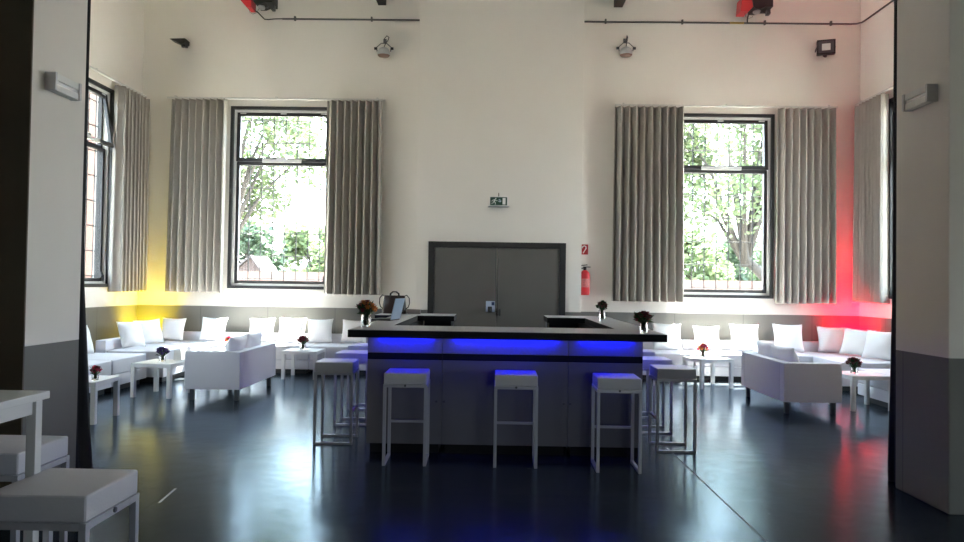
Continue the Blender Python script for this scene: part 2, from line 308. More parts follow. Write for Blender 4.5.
# ------------------------------------------------------------------ windows
def window(name, label, loc, rz, tilt, width=WW, z0=WZ0, z1=WZ1):
    root = bpy.data.objects.new(name, None); COL.objects.link(root); root.location = loc; root.rotation_euler = (0, 0, rz); tag(root, label, 'window', kind='structure')
    h = width / 2
    def ringbox(bm, x0, x1, zz0, zz1, t, y0, y1, bev=0.004):
        box(bm, x0, x0 + t, y0, y1, zz0, zz1, bev); box(bm, x1 - t, x1, y0, y1, zz0, zz1, bev)
        box(bm, x0 + t, x1 - t, y0, y1, zz0, zz0 + t, bev); box(bm, x0 + t, x1 - t, y0, y1, zz1 - t, zz1, bev)
    bm = B(); ringbox(bm, -h - 0.005, h + 0.005, z0 - 0.005, z1 + 0.005, 0.055, -0.025, 0.03); obj('casing', bm, 'frame', root)
    bm = B(); ringbox(bm, -h + 0.003, h - 0.003, z0 + 0.003, z1 - 0.003, 0.085, 0.031, 0.12); obj('reveal_lining', bm, 'reveal', root)
    zt = z0 + (z1 - z0) * 0.70
    bm = B(); ringbox(bm, -h + 0.055, h - 0.055, z0 + 0.055, z1 - 0.055, 0.075, 0.121, 0.19); box(bm, -h + 0.13, h - 0.13, 0.121, 0.19, zt - 0.04, zt + 0.04, 0.003); obj('fixed_frame', bm, 'frame', root)
    # lower sash
    bm = B(); ringbox(bm, -h + 0.091, h - 0.091, z0 + 0.091, zt - 0.01, 0.055, 0.07, 0.11); s = obj('lower_sash', bm, 'frame', root)
    bm = B(); box(bm, -h + 0.14, h - 0.14, 0.088, 0.094, z0 + 0.14, zt - 0.05); obj('glass_pane', bm, 'pane', s)
    # upper sash hung from its top edge, lower edge tipped into the room
    hz = z1 - 0.092
    bm = B(); ringbox(bm, -h + 0.091, h - 0.091, zt + 0.0 - hz, 0, 0.065, -0.025, 0.025); s = obj('upper_sash', bm, 'frame', root, loc=(0, 0.085, hz), rot=(tilt, 0, 0))
    bm = B(); box(bm, -h + 0.145, h - 0.145, -0.003, 0.003, zt + 0.06 - hz, -0.06); obj('glass_pane', bm, 'pane', s)
    bm = B(); box(bm, -0.36, 0.36, -0.07, -0.035, zt - 0.025 - hz, zt + 0.035 - hz, 0.006); box(bm, -0.09, 0.09, -0.09, -0.05, zt + 0.02 - hz, zt + 0.07 - hz, 0.006); obj('opener_bar', bm, 'handle', s)
    bm = B()
    for x in (-h + 0.2, 0, h - 0.2): box(bm, x - 0.055, x + 0.055, 0.055, 0.075, hz - 0.03, hz - 0.005, 0.003)
    obj('hinge', bm, 'handle', root)
    bm = B(); box(bm, h - 0.16, h - 0.12, 0.04, 0.07, z0 + 0.16, z0 + 0.24, 0.005); tube(bm, [(h - 0.14, 0.04, z0 + 0.2), (h - 0.14, 0.02, z0 + 0.2), (h - 0.14, 0.02, z0 + 0.10)], 0.012); obj('handle', bm, 'frame', root)
    bm = B(); r = 0.010
    n = round((width - 0.1) / 0.232)
    for k in range(n + 1): x = -h + 0.06 + k * (width - 0.12) / n; tube(bm, [(x, 0.255, z0), (x, 0.255, z1)], r, 6)
    z = z0 + 0.18
    while z < z1: tube(bm, [(-h, 0.265, z), (h, 0.265, z)], r, 6); z += 0.425
    obj('grille', bm, 'grille', root)
    bm = B(); box(bm, -h - 0.05, h + 0.05, 0.2, 0.34, z0 - 0.05, z0 + 0.012, 0.004); obj('outer_sill', bm, 'reveal', root)
    return root
window('window_1', 'tall dark framed window left of the double door', (-3.92, YB, 0), 0, -0.03)
window('window_2', 'tall dark framed window right of the double door', (4.14, YB, -0.04), 0, -0.045)
window('window_3', 'dark framed left wall window with its upper sash tilted open', (XL, sum(side_win) / 2, 0), PI / 2, -0.16)
window('window_4', 'dark framed window in the right wall behind the curtain', (XR, sum(side_win) / 2, 0), -PI / 2, -0.03)
window('window_5', 'left wall window hidden by the left pier', (XL, sum(side_win2) / 2, 0), PI / 2, -0.03)
window('window_6', 'unseen rear hall window added to light the bar front', (2.4, -7.0, 0), PI, -0.02, 1.3, 1.0, 2.5)  # added opening, brightens the faces turned to the camera
for i, (a, b, c, d) in enumerate(HW): window('window_%d' % (7 + i), 'front hall window in the right hall wall', (9.0, (a + b) / 2, 0), -PI / 2, -0.02, b - a, c, d)

# ------------------------------------------------------------------ double door
root = bpy.data.objects.new('door_1', None); COL.objects.link(root); root.location = (0.07, 12.5, 0); tag(root, 'dark grey steel double door in a black frame behind the bar', 'door', kind='structure')
bm = B()
for s in (-1, 1): box(bm, min(s * 1.225, s * 1.115), max(s * 1.225, s * 1.115), -0.05, 0.0, 0, 2.31, 0.004)
box(bm, -1.115, 1.115, -0.05, 0.0, 2.205, 2.31, 0.004); obj('door_frame', bm, 'doorframe', root)
for s in (-1, 1):
    bm = B(); box(bm, min(s * 0.006, s * 1.112), max(s * 0.006, s * 1.112), -0.032, -0.004, 0.01, 2.203, 0.003); leaf = obj('door_leaf', bm, 'door', root)
    if s < 0:
        bm = B(); box(bm, -0.185, -0.025, -0.055, -0.032, 1.07, 1.26, 0.006); p = obj('lock_plate', bm, 'paleblue', leaf); p['label'] = 'silver blue lock plate'
        bm = B(); box(bm, -0.085, -0.035, -0.058, -0.0545, 1.185, 1.245, 0.002); obj('blue_label', bm, 'navy', p)
        bm = B(); box(bm, -0.15, -0.075, -0.10, -0.055, 1.06, 1.165, 0.012); tube(bm, [(-0.11, -0.06, 1.15), (-0.11, -0.12, 1.15), (-0.11, -0.125, 1.09)], 0.014); obj('door_handle', bm, 'black', p)
    else:
        bm = B(); box(bm, 0.05, 0.075, -0.05, -0.032, 1.0, 1.12, 0.004); obj('lock_cover', bm, 'doorframe', leaf)

# ------------------------------------------------------------------ curtains and rails
def curtain_mesh(width, z0, z1, folds, amp=0.10, flare=1.03, seed=0):
    rnd = random.Random(seed); bm = B(); nx = folds * 12; rows = [z0, z0 + 0.03, z0 + 0.5, (z0 + z1) / 2, z1 - 0.4, z1 - 0.05, z1]
    ph = [rnd.uniform(-0.5, 0.5) for _ in range(folds + 2)]; am = [rnd.uniform(0.75, 1.15) for _ in range(folds + 2)]
    grid = []
    for z in rows:
        t = (z1 - z) / (z1 - z0); row = []
        for i in range(nx + 1):
            u = i / nx; f = u * folds; k = int(min(f, folds - 0.001)); fr = f - k
            a = amp * (am[k] * (1 - fr) + am[k + 1] * fr) * (0.85 + 0.25 * t)
            p = (ph[k] * (1 - fr) + ph[k + 1] * fr) * t
            s = math.sin(2 * PI * f + p); s = math.copysign(abs(s) ** 0.75, s)
            x = (u - 0.5) * width * (1 + (flare - 1) * t) + 0.018 * math.sin(4 * PI * f + p)
            row.append(bm.verts.new((x, a * s, z)))
        grid.append(row)
    for a, b in zip(grid, grid[1:]):
        for i in range(nx): bm.faces.new((a[i], a[i + 1], b[i + 1], b[i]))
    return bm
def curtain(label, loc, rz, width, folds, seed, group='greige curtains at the lounge windows'):
    o = obj('curtain', curtain_mesh(width, 1.335, 4.86, folds, seed=seed), 'curtain', smooth=True, loc=loc, rot=(0, 0, rz))
    md = o.modifiers.new('thickness', 'SOLIDIFY'); md.thickness = 0.006
    return tag(o, label, 'curtain', group)
YC = YB - 0.15
curtain('greige pleated curtain on the left side of the left window', (-5.40, YC, 0), 0, 1.02, 8, 1)
curtain('greige pleated curtain on the right side of the left window', (-2.56, YC, 0), 0, 1.01, 8, 2)
curtain('wide greige pleated curtain on the left side of the right window', (2.79, YC, -0.045), 0, 1.24, 9, 3)
curtain('greige pleated curtain on the right side of the right window', (5.615, YC, -0.045), 0, 1.03, 8, 4)
curtain('greige curtain on the left side wall beside the brick view', (XL + 0.13, 12.23, 0), PI / 2, 0.95, 8, 5)
curtain('greige curtain on the right side wall by the red glow', (XR - 0.115, 12.22, 0), PI / 2, 0.95, 8, 6)
def rail(label, x0, x1, loc, rz):
    t = thing('curtain_rail', label, 'curtain rail', loc, rz, 'white curtain rails')
    bm = B(); box(bm, x0, x1, -0.018, 0.018, 4.868, 4.90, 0.004); obj('track', bm, 'rail', t)
    for x in (x0 + 0.15, (x0 + x1) / 2, x1 - 0.15):
        bm = B(); box(bm, x - 0.015, x + 0.015, -0.01, 0.148, 4.90, 4.925, 0.003); obj('bracket', bm, 'rail', t)
rail('white curtain rail over the window left of the door', -2.0, 2.0, (-4.0, YC, 0), 0)
rail('white curtain rail over the window right of the door', -2.0, 2.0, (4.17, YC, -0.045), 0)
rail('white curtain rail along the left side wall', -1.6, 1.6, (XL + 0.15, 11.05, 0), PI / 2)
rail('white curtain rail along the right side wall', -1.6, 1.6, (XR - 0.15, 11.05, 0), -PI / 2)

# black stage drapes bunched behind the piers
def drape(label, loc, r0, r1):
    bm = B(); n = 36; rings = []
    for k in range(25):
        z = 0.002 + (ZC - 0.03) * (k / 24) ** 1.6; t = 1 - z / ZC; r = r1 + (r0 - r1) * max(0, 1 - z / 1.7) ** 1.1
        rings.append([bm.verts.new((r * (1 + 0.22 * math.sin(7 * 2 * PI * i / n + k * 0.25)) * math.cos(2 * PI * i / n), r * (1 + 0.22 * math.sin(7 * 2 * PI * i / n + k * 0.25)) * math.sin(2 * PI * i / n) * 1.1, z)) for i in range(n)])
    for a, b in zip(rings, rings[1:]):
        for i in range(n): bm.faces.new((a[i], a[(i + 1) % n], b[(i + 1) % n], b[i]))
    bm.faces.new(list(reversed(rings[0]))); bm.faces.new(rings[-1])
    tag(obj('stage_curtain', bm, 'drape', smooth=True, loc=loc), label, 'curtain', 'black stage curtains behind the piers')
drape('narrow black stage curtain bunched behind the left pier', (-3.35, 5.55, 0), 0.145, 0.055)
drape('narrow black stage curtain bunched behind the right pier', (3.34, 5.76, 0), 0.085, 0.055)

# ------------------------------------------------------------------ wall things
t = thing('exit_sign', 'green emergency exit sign above the grey double door', 'sign', (0.085, 12.5, 3.04))
bm = B(); box(bm, -0.165, 0.165, -0.06, 0, -0.085, 0.085, 0.006); obj('housing', bm, 'white', t)
bm = B(); box(bm, -0.15, 0.15, -0.064, -0.0605, -0.072, 0.072); obj('green_face', bm, 'signgreen', t)
bm = B(); yy = -0.066
def poly(pts, y0=-0.0665, y1=-0.0642): prism(bm, pts, y0, y1)
def limb(a, b, w): 
    a = Vector(a); b = Vector(b); d = (b - a).normalized(); q = Vector((-d.y, d.x)) * w / 2
    poly([tuple(a + q), tuple(b + q), tuple(b - q), tuple(a - q)])
poly([(-0.052 + 0.012 * math.cos(k * PI / 5), 0.046 + 0.012 * math.sin(k * PI / 5)) for k in range(10)])
limb((-0.062, 0.032), (-0.085, -0.01), 0.024); limb((-0.066, 0.028), (-0.105, 0.018), 0.011); limb((-0.105, 0.018), (-0.125, -0.006), 0.010)
limb((-0.062, 0.028), (-0.04, 0.004), 0.010); limb((-0.04, 0.004), (-0.02, 0.012), 0.010); limb((-0.085, -0.006), (-0.055, -0.028), 0.014); limb((-0.055, -0.028), (-0.062, -0.06), 0.012)
limb((-0.085, -0.006), (-0.10, -0.036), 0.013); limb((-0.10, -0.036), (-0.132, -0.04), 0.011)
obj('running_man', bm, 'white', t)
bm = B(); poly([(0.07, -0.058), (0.122, -0.058), (0.122, 0.058), (0.07, 0.058)]); obj('door_symbol', bm, 'white', t)
bm = B(); limb((-0.005, 0.0), (0.024, 0.0), 0.016); poly([(0.02, 0.026), (0.05, 0.0), (0.02, -0.026)]); limb((0.0, 0.03), (0.03, 0.03), 0.012); obj('arrow', bm, 'paleblue', t)
bm = B(); box(bm, -0.19, 0.19, -0.075, -0.005, -0.097, -0.086, 0.003); obj('bottom_rail', bm, 'steel', t)
bm = B(); tube(bm, [(0.0, -0.03, 0.083), (0.0, -0.03, 0.15)], 0.009); obj('cable_stub', bm, 'card', t)

t = thing('fire_sign', 'square red fire equipment sign on the wall right of the door', 'sign', (1.64, YB, 2.22))
bm = B(); box(bm, -0.092, 0.092, -0.008, 0, -0.092, 0.092, 0.002); obj('plate', bm, 'signred', t)
bm = B(); tube(bm, [(0.0, -0.011, -0.07), (0.03, -0.011, -0.02), (0.055, -0.011, 0.02), (0.05, -0.011, 0.055), (0.02, -0.011, 0.068), (-0.01, -0.011, 0.05), (-0.01, -0.011, 0.025)], 0.009, 8); box(bm, -0.07, -0.05, -0.012, -0.0085, -0.06, 0.06); obj('white_symbol', bm, 'white', t)

t = thing('fire_extinguisher', 'red fire extinguisher hung on the wall right of the door', 'fire extinguisher', (1.665, 12.69, 1.39))
bm = B(); lathe(bm, [(0.075, 0.0), (0.088, 0.012), (0.09, 0.04), (0.09, 0.36), (0.082, 0.40), (0.05, 0.435), (0.03, 0.45)], 24); obj('cylinder', bm, 'red', t, smooth=True, angle=40)
bm = B(); lathe(bm, [(0.0905, 0.14), (0.0912, 0.145), (0.0912, 0.29), (0.0905, 0.295)], 24); obj('instruction_label', bm, mat('label_pale_red', (0.55, 0.16, 0.15), 0.6, noise=0.5, nscale=40), t, smooth=True)
bm = B(); lathe(bm, [(0.028, 0.445), (0.028, 0.50), (0.018, 0.51)], 16); box(bm, -0.03, 0.10, -0.012, 0.012, 0.50, 0.515, 0.004); box(bm, -0.03, 0.11, -0.012, 0.012, 0.53, 0.545, 0.004, rot=Matrix.Rotation(-0.12, 4, 'Y')); obj('valve_and_lever', bm, 'black', t)
bm = B(); tube(bm, [(-0.02, 0, 0.49), (-0.07, -0.01, 0.48), (-0.10, -0.02, 0.42), (-0.10, -0.02, 0.2), (-0.098, -0.02, 0.08)], 0.012, 8); obj('hose', bm, 'black', t, smooth=True)
bm = B(); box(bm, -0.04, 0.04, 0.085, 0.105, 0.15, 0.42, 0.004); obj('wall_bracket', bm, 'blackmetal', t)

# conduits along the back wall
def conduit(label, pts, clips):
    t = thing('conduit', label, 'conduit', (0, 0, 0), 0, 'grey conduits high on the back wall')
    bm = B(); tube(bm, pts, 0.016, 10); obj('tube', bm, 'pipe', t, smooth=True, angle=50)
    for x, y, z, d in clips:
        bm = B(); box(bm, x - 0.015 if d else x - 0.03, x + 0.015 if d else x + 0.03, y - 0.02 if d else y - 0.015, y + 0.03 if d else y + 0.015, z - 0.028, z + 0.05, 0.004); obj('clip', bm, 'pipe', t)
    return t
cz = 6.40
conduit('grey cable conduit from the left hoist to the middle wall panel', [(-3.95, YB - 0.03, cz), (-1.38, YB - 0.03, cz)], [(-3.72, YB - 0.03, cz, 1), (-2.3, YB - 0.03, cz, 1)])
cr = conduit('grey cable conduit turning the right back corner', [(1.59, YB - 0.03, cz), (6.45, YB - 0.03, cz), (6.56, YB - 0.05, cz), (6.61, YB - 0.11, cz), (XR - 0.03, YB - 0.22, cz), (XR - 0.03, 6.5, cz)], [(2.0, YB - 0.03, cz, 1), (3.4, YB - 0.03, cz, 1), (4.9, YB - 0.03, cz, 1), (6.1, YB - 0.03, cz, 1)])
bm = B(); tube(bm, [(4.26, YB - 0.03, cz), (4.52, YB - 0.03, cz)], 0.0175, 10); obj('yellow_tape_wrap', bm, 'yellow', cr)

def hoist(label, x, mirror):
    """red housing with a black motor block, chain guide and lens, cable down to the conduit"""
    t = thing('hoist', label, 'hoist', (x, 12.45, 6.44), 0, 'red and black hoist units under the ceiling'); t.scale = (0.74, 1, 0.74)
    s = -1 if mirror else 1
    bm = B(); q = [(-0.17, 0.34), (-0.20, 0.20), (-0.02, 0.0), (0.09, 0.0), (0.10, 0.34)] if not mirror else [(-0.10, 0.34), (-0.13, 0.0), (0.06, 0.0), (0.18, 0.13), (0.16, 0.34)]
    prism(bm, q, -0.13, 0.13); obj('red_housing', bm, 'red', t)
    bm = B(); prism(bm, [(0.16, 0.12), (0.21, 0.06), (0.34, 0.06), (0.44, 0.10), (0.62, 0.10), (0.62, 0.40), (0.12, 0.40)], -0.16, 0.16); obj('motor_block', bm, 'black', t)
    bm = B(); lathe(bm, [(0.02, 0.0), (0.075, 0.02), (0.085, 0.05), (0.07, 0.09)], 18, (0.30, -0.02, -0.0)); obj('chain_guide', bm, 'steel', t, smooth=True, angle=40)
    bm = B(); box(bm, 0.54, 0.62, -0.05, 0.05, -0.02, 0.11, 0.012); tube(bm, [(0.585, -0.05, 0.0), (0.585, -0.075, 0.0)], 0.028, 12); obj('bracket_arm', bm, 'darksteel', t)
    bm = B(); tube(bm, [(0.45, 0.0, 0.10), (0.43, -0.02, 0.03), (0.46, -0.02, 0.045)], 0.016, 8); obj('hook', bm, 'darksteel', t)
    bm = B(); box(bm, -0.1, 0.6, -0.02, 0.02, 0.39, (ZC - 6.44) / 0.74 + 0.01, 0.0); obj('hanger_plate', bm, 'blackmetal', t)
    bm = B(); w = 0.32
    if not mirror: tube(bm, [(0.09, 0.10, 0.03), (0.12, 0.2, 0.03), (0.16, 0.28, -0.01), (0.23, w, -0.07), (0.33, w, -0.075), (0.45, w, -0.06), (0.60, w, -0.054), (0.76, w, -0.054)], 0.013, 8)
    else: tube(bm, [(0.17, 0.1, 0.16), (0.22, 0.2, 0.12), (0.245, w, 0.05), (0.245, w, -0.055)], 0.016, 8)
    obj('power_cable', bm, 'black', t, smooth=True)
    bm = B(); tube(bm, [(0.0, -0.05, 0.0), (0.03, -0.05, -0.09), (0.10, -0.04, -0.13), (0.19, -0.03, -0.09), (0.24, -0.02, 0.02)], 0.004, 6); obj('thin_wire', bm, 'card', t)
    return t
hoist('red and black hoist unit above the left window', -4.45, False)
hoist('red and black hoist unit above the right window', 4.40, True)

# side-on floodlight left, front-on floodlight right
def floodlight(label, loc, rz, pitch):
    t = thing('floodlight', label, 'floodlight', loc, rz, 'black wall floodlights')
    R = Matrix.Rotation(pitch, 4, 'X')
    bm = B(); box(bm, -0.15, 0.15, -0.13, -0.05, -0.13, 0.13, 0.012, rot=R); box(bm, -0.10, 0.10, -0.05, 0.02, -0.09, 0.09, 0.02, rot=R); h = obj('housing', bm, 'black', t)
    bm = B()
    for a in ((-0.15, 0.15, -0.14, -0.13, 0.11, 0.13), (-0.15, 0.15, -0.14, -0.13, -0.13, -0.11), (-0.15, -0.128, -0.14, -0.13, -0.11, 0.11), (0.128, 0.15, -0.14, -0.13, -0.11, 0.11)): box(bm, *a, rot=R)
    obj('bezel', bm, 'black', t)
    bm = B(); box(bm, -0.126, 0.126, -0.1335, -0.1305, -0.108, 0.108, rot=R); obj('front_glass', bm, 'darksteel', t)
    bm = B(); box(bm, -0.07, 0.07, -0.1365, -0.134, -0.06, 0.06, 0.0, rot=R); prism(bm, [(-0.05, -0.05), (0.05, 0.02), (0.03, 0.05), (-0.06, -0.02)], -0.1375, -0.136); obj('reflector', bm, 'lampglass', t)
    bm = B(); box(bm, -0.16, -0.145, -0.09, 0.12, -0.02, 0.02, 0.003); box(bm, 0.145, 0.16, -0.09, 0.12, -0.02, 0.02, 0.003); box(bm, -0.16, 0.16, 0.105, 0.125, -0.025, 0.025, 0.003); obj('yoke', bm, 'blackmetal', t)
    bm = B(); tube(bm, [(0.0, 0.02, -0.03), (0.0, 0.06, -0.10), (0.02, 0.11, -0.09)], 0.03, 10); obj('cable_gland', bm, 'black', t)
    return t
floodlight('square black floodlight facing the room, high right of the right window', (5.95, YB - 0.125, 5.90), -0.30, 0.0)
t = thing('floodlight', 'black wedge shaped floodlight aimed sideways, high left of the left window', 'floodlight', (-5.78, YB, 5.87), 0, 'black wall floodlights'); t.scale = (0.78, 1, 0.78)
bm = B(); prism(bm, [(-0.19, 0.075), (0.17, 0.085), (0.165, -0.005), (0.06, -0.045), (-0.02, 0.0)], -0.27, -0.07); obj('housing', bm, 'black', t)
bm = B(); box(bm, -0.17, 0.16, -0.25, -0.09, 0.084, 0.094, 0.002, rot=Matrix.Rotation(-0.027, 4, 'Y')); obj('front_glass', bm, 'darksteel', t)
bm = B(); tube(bm, [(0.075, -0.17, -0.02), (0.085, -0.17, -0.075)], 0.045, 12); obj('cable_gland', bm, 'black', t)
bm = B(); box(bm, 0.04, 0.09, -0.10, 0.01, -0.03, 0.02, 0.004); obj('yoke', bm, 'blackmetal', t)

def pinspot(label, loc, hook):
    t = thing('spot_lamp', label, 'spotlight', loc, 0, 'small spot lamps on the back wall')
    bm = B(); lathe(bm, [(0.05, 0.07), (0.09, 0.045), (0.115, 0.0), (0.118, -0.05), (0.11, -0.07)], 20); obj('lamp_head', bm, 'steel', t, smooth=True, angle=40)
    bm = B(); lathe(bm, [(0.112, -0.072), (0.09, -0.095), (0.03, -0.105)], 20); obj('lens', bm, 'lens', t, smooth=True)
    bm = B(); tube(bm, [(-0.125, 0, 0.0), (-0.13, 0, 0.08), (-0.05, 0, 0.15), (0.05, 0, 0.15), (0.13, 0, 0.08), (0.125, 0, 0.0)], 0.009, 8); obj('yoke', bm, 'darksteel', t)
    for s in (-1, 1):
        bm = B(); tube(bm, [(s * 0.125, 0, 0.055), (s * 0.175, 0, 0.055)], 0.024, 10); obj('clamp_knob', bm, 'black', t)
    bm = B(); tube(bm, [(0, 0, 0.145), (0, 0, 0.2), (0, 0.06, 0.23), (0, 0.122, 0.23)], 0.012, 8); box(bm, -0.03, 0.03, 0.112, 0.124, 0.19, 0.27, 0.003); obj('wall_arm', bm, 'darksteel', t)
    bm = B(); tube(bm, [(0.0, 0.02, 0.16), (0.01, 0.0, 0.24), (0.05 * hook, 0, 0.29), (0.09 * hook, 0, 0.26), (0.07 * hook, 0, 0.2), (0.03 * hook, 0, 0.15), (0.0, 0.0, 0.07)], 0.008, 8); obj('lead', bm, 'black', t, smooth=True)
pinspot('small chrome spot lamp right of the left window', (-2.05, YB - 0.125, 5.78), 1)
pinspot('small chrome spot lamp left of the right window', (2.36, YB - 0.125, 5.83), 0.3)

def pier_lamp(label, loc, rz, hl=0.145, pr=0.08):
    """rectangular aluminium wall lamp; local y points out of the wall, x along it"""
    t = thing('wall_lamp', label, 'wall lamp', loc, rz, 'rectangular pier lamps')
    bm = B(); box(bm, -hl, hl, 0.0, 0.012, -0.06, 0.06, 0.002); obj('backplate', bm, 'steel', t)
    for s in (-1, 1):
        bm = B(); box(bm, s * hl - 0.01, s * hl + 0.01, 0.0, pr, -0.063, 0.063, 0.003); obj('end_plate', bm, 'steel', t)
    bm = B(); box(bm, -hl + 0.011, hl - 0.011, 0.02, pr - 0.01, 0.012, 0.062, 0.01); box(bm, -hl + 0.011, hl - 0.011, 0.02, pr - 0.01, -0.062, -0.012, 0.01); obj('diffuser', bm, 'lampglass', t)
    bm = B(); box(bm, -hl + 0.011, hl - 0.011, 0.012, pr - 0.018, -0.011, 0.011, 0.002); obj('center_bar', bm, 'steel', t)
pier_lamp('rectangular metal wall lamp on the left pier', (-3.16, 4.985, 2.935), -PI / 2)
pier_lamp('rectangular metal wall lamp on the right pier', (3.19, 5.225, 2.985), PI / 2)

# ------------------------------------------------------------------ bar
BX0, BX1, BF = -1.136, 1.376, 6.40
TOP0, TOP1 = 1.072, 1.14
def bar_unit(label, x0, x1, y0, y1, front, knobs=(), splits=(), led=True):
    """carcass with a recessed plinth; front = '-y', '-x', '+x' or '+y' says which way the panels face"""
    t = thing('bar_counter_unit', label, 'bar counter', ((x0 + x1) / 2, (y0 + y1) / 2, 0), 0, 'white bar counter units')
    X0, X1, Y0, Y1 = x0 - (x0 + x1) / 2, x1 - (x0 + x1) / 2, y0 - (y0 + y1) / 2, y1 - (y0 + y1) / 2
    g = 0.0015
    bm = B(); box(bm, X0 + 0.02, X1 - 0.02, Y0 + 0.02, Y1 - 0.02, 0.09, TOP0 - 0.001); obj('carcass', bm, 'bardark', t)
    bm = B(); box(bm, X0 + 0.03, X1 - 0.03, Y0 + 0.045, Y1 - 0.045, 0.0, 0.0895); obj('plinth', bm, 'bardark', t)
    def slab(z0, z1, out, name, m, b=0.003):
        bm = B()
        if front == '-y': box(bm, X0 + g, X1 - g, Y0 - out, Y0 + 0.0195, z0, z1, b)
        if front == '+y': box(bm, X0 + g, X1 - g, Y1 - 0.0195, Y1 + out, z0, z1, b)
        if front == '-x': box(bm, X0 - out, X0 + 0.0195, Y0 + g, Y1 - g, z0, z1, b)
        if front == '+x': box(bm, X1 - 0.0195, X1 + out, Y0 + g, Y1 - g, z0, z1, b)
        return obj(name, bm, m, t)
    door = slab(0.09, 0.853, 0.0, 'lower_panel', 'barpanel'); slab(0.8535, 0.9145, -0.004, 'dark_stripe', 'bardark'); slab(0.915, TOP0 - 0.002, 0.0, 'upper_panel', 'barglow')
    for kx in knobs:
        bm = B(); tube(bm, [(kx - (x0 + x1) / 2, Y0 + 0.005, 0.48), (kx - (x0 + x1) / 2, Y0 - 0.012, 0.48)], 0.011, 10); obj('lock_knob', bm, 'darksteel', door)
    if led:
        bm = B(); e = 0.10; zz0, zz1 = TOP0 - 0.016, TOP0 - 0.004
        if front == '-y': box(bm, X0 + e, X1 - e, Y0 - 0.05, Y0 - 0.032, zz0, zz1)
        if front == '-x': box(bm, X0 - 0.05, X0 - 0.032, Y0 + e, Y1 - e, zz0, zz1)
        if front == '+x': box(bm, X1 + 0.032, X1 + 0.05, Y0 + e, Y1 - e, zz0, zz1)
        obj('led_strip', bm, 'led', t)
    return t
s1, s2 = -0.448, 0.70
bar_unit('front bar unit at its left end, under the orange flowers', BX0 + 0.0, s1, BF, 6.85, '-y', (s1 - 0.05,))
bar_unit('wide middle front bar unit facing the camera', s1, s2, BF, 6.85, '-y', (s1 + 0.02, s2 - 0.04))
bar_unit('front bar unit at its right end, under the dark red flowers', s2, BX1, BF, 6.85, '-y', (s2 + 0.02,))
bar_unit('left side bar unit just behind the front row', BX0, BX0 + 0.22, 6.852, 8.1, '-x')
bar_unit('left side bar unit under the brown handbag end', BX0, BX0 + 0.22, 8.102, 9.6, '-x')
bar_unit('right side bar unit just behind the front row', BX1 - 0.22, BX1, 6.852, 8.1, '+x')
bar_unit('right side bar unit at the far end', BX1 - 0.22, BX1, 8.102, 9.6, '+x')
bar_unit('short rear bar unit left of the staff gap', BX0 + 0.222, -0.52, 9.2, 9.6, '+y', led=False)
bar_unit('short rear bar unit right of the staff gap', 0.73, BX1 - 0.222, 9.2, 9.6, '+y', led=False)
# continuous worktop: pale top skin over a dark slab, U shaped with returns
t = thing('bar_worktop', 'grey U shaped worktop with a thick dark edge lying on the bar units', 'worktop', (0.12, 6.2, TOP0))
def wt(bm, z0, z1, d=0.0, bev=0.0):
    ox, oy = 0.12, 6.2
    for x0, x1, y0, y1 in ((-1.265, 1.528, 6.13, 6.85), (-1.265, -0.965, 6.85, 9.05), (1.195, 1.545, 6.85, 9.05), (-1.52, -0.49, 9.05, 9.70), (0.71, 1.56, 9.05, 9.70)):
        box(bm, x0 - ox + d * (y0 < 6.2 or True), x1 - ox - d, y0 - oy + (d if y0 in (6.13,) else 0), y1 - oy - (d if y1 == 9.70 else 0), z0, z1, bev)
bm = B(); wt(bm, 0.0, 0.064); obj('slab', bm, 'bardark', t)
bm = B(); wt(bm, 0.0642, 0.068, 0.004); obj('top_sheet', bm, 'bartop', t)
for y in (7.35, 7.85, 8.35, 8.85):
    bm = B(); box(bm, 1.205 - 0.12, 1.535 - 0.12, y - 6.2 - 0.006, y - 6.2 + 0.006, 0.068, 0.0685); obj('joint_strip', bm, 'white', t)

# ------------------------------------------------------------------ bar stools (knob side faces local -y)
SW = 0.187
def make_stool(label, loc, rz, group):
    t = thing('bar_stool', label, 'bar stool', loc, rz, group)
    bm = B(); box(bm, -0.183, 0.183, -0.183, 0.183, 0.69, 0.785, 0.014, 3); obj('seat_cushion', bm, 'stoolpad', t, smooth=True, angle=35)
    bm = B(); q = 0.026
    for s in (-1, 1):
        box(bm, s * (SW - q / 2) - q / 2, s * (SW - q / 2) + q / 2, -SW + q, SW - q, 0.664, 0.69, 0.002); box(bm, -SW, SW, s * (SW - q / 2) - q / 2, s * (SW - q / 2) + q / 2, 0.664, 0.69, 0.002)
    obj('seat_frame', bm, 'stoolmetal', t)
    for sx in (-1, 1):
        for sy in (-1, 1):
            bm = B(); box(bm, sx * (SW - q / 2) - q / 2, sx * (SW - q / 2) + q / 2, sy * (SW - q / 2) - q / 2, sy * (SW - q / 2) + q / 2, 0.022, 0.664, 0.002); obj('leg', bm, 'stoolmetal', t)
    for sx in (-1, 1):
        bm = B(); box(bm, sx * (SW - q / 2) - q / 2, sx * (SW - q / 2) + q / 2, -SW, SW, 0.0, 0.022, 0.002); obj('floor_runner', bm, 'stoolmetal', t)
    bm = B(); box(bm, -SW + q, SW - q, SW - q, SW - 0.004, 0.30, 0.322, 0.002); obj('footrest', bm, 'stoolmetal', t)
    bm = B(); tube(bm, [(0, -SW + 0.002, 0.681), (0, -SW - 0.006, 0.681)], 0.010, 10); obj('clamp_screw', bm, 'darksteel', t)
    return t
GS = 'white bar stools'
st = make_stool('leftmost of the three white bar stools along the bar front', (-0.735, 6.15, 0), 0.02, GS)
dup(st, (0.215, 6.15, 0), -0.01, 'middle of the three white bar stools along the bar front')
dup(st, (1.075, 6.05, 0), -0.02, 'rightmost of the three white bar stools along the bar front')
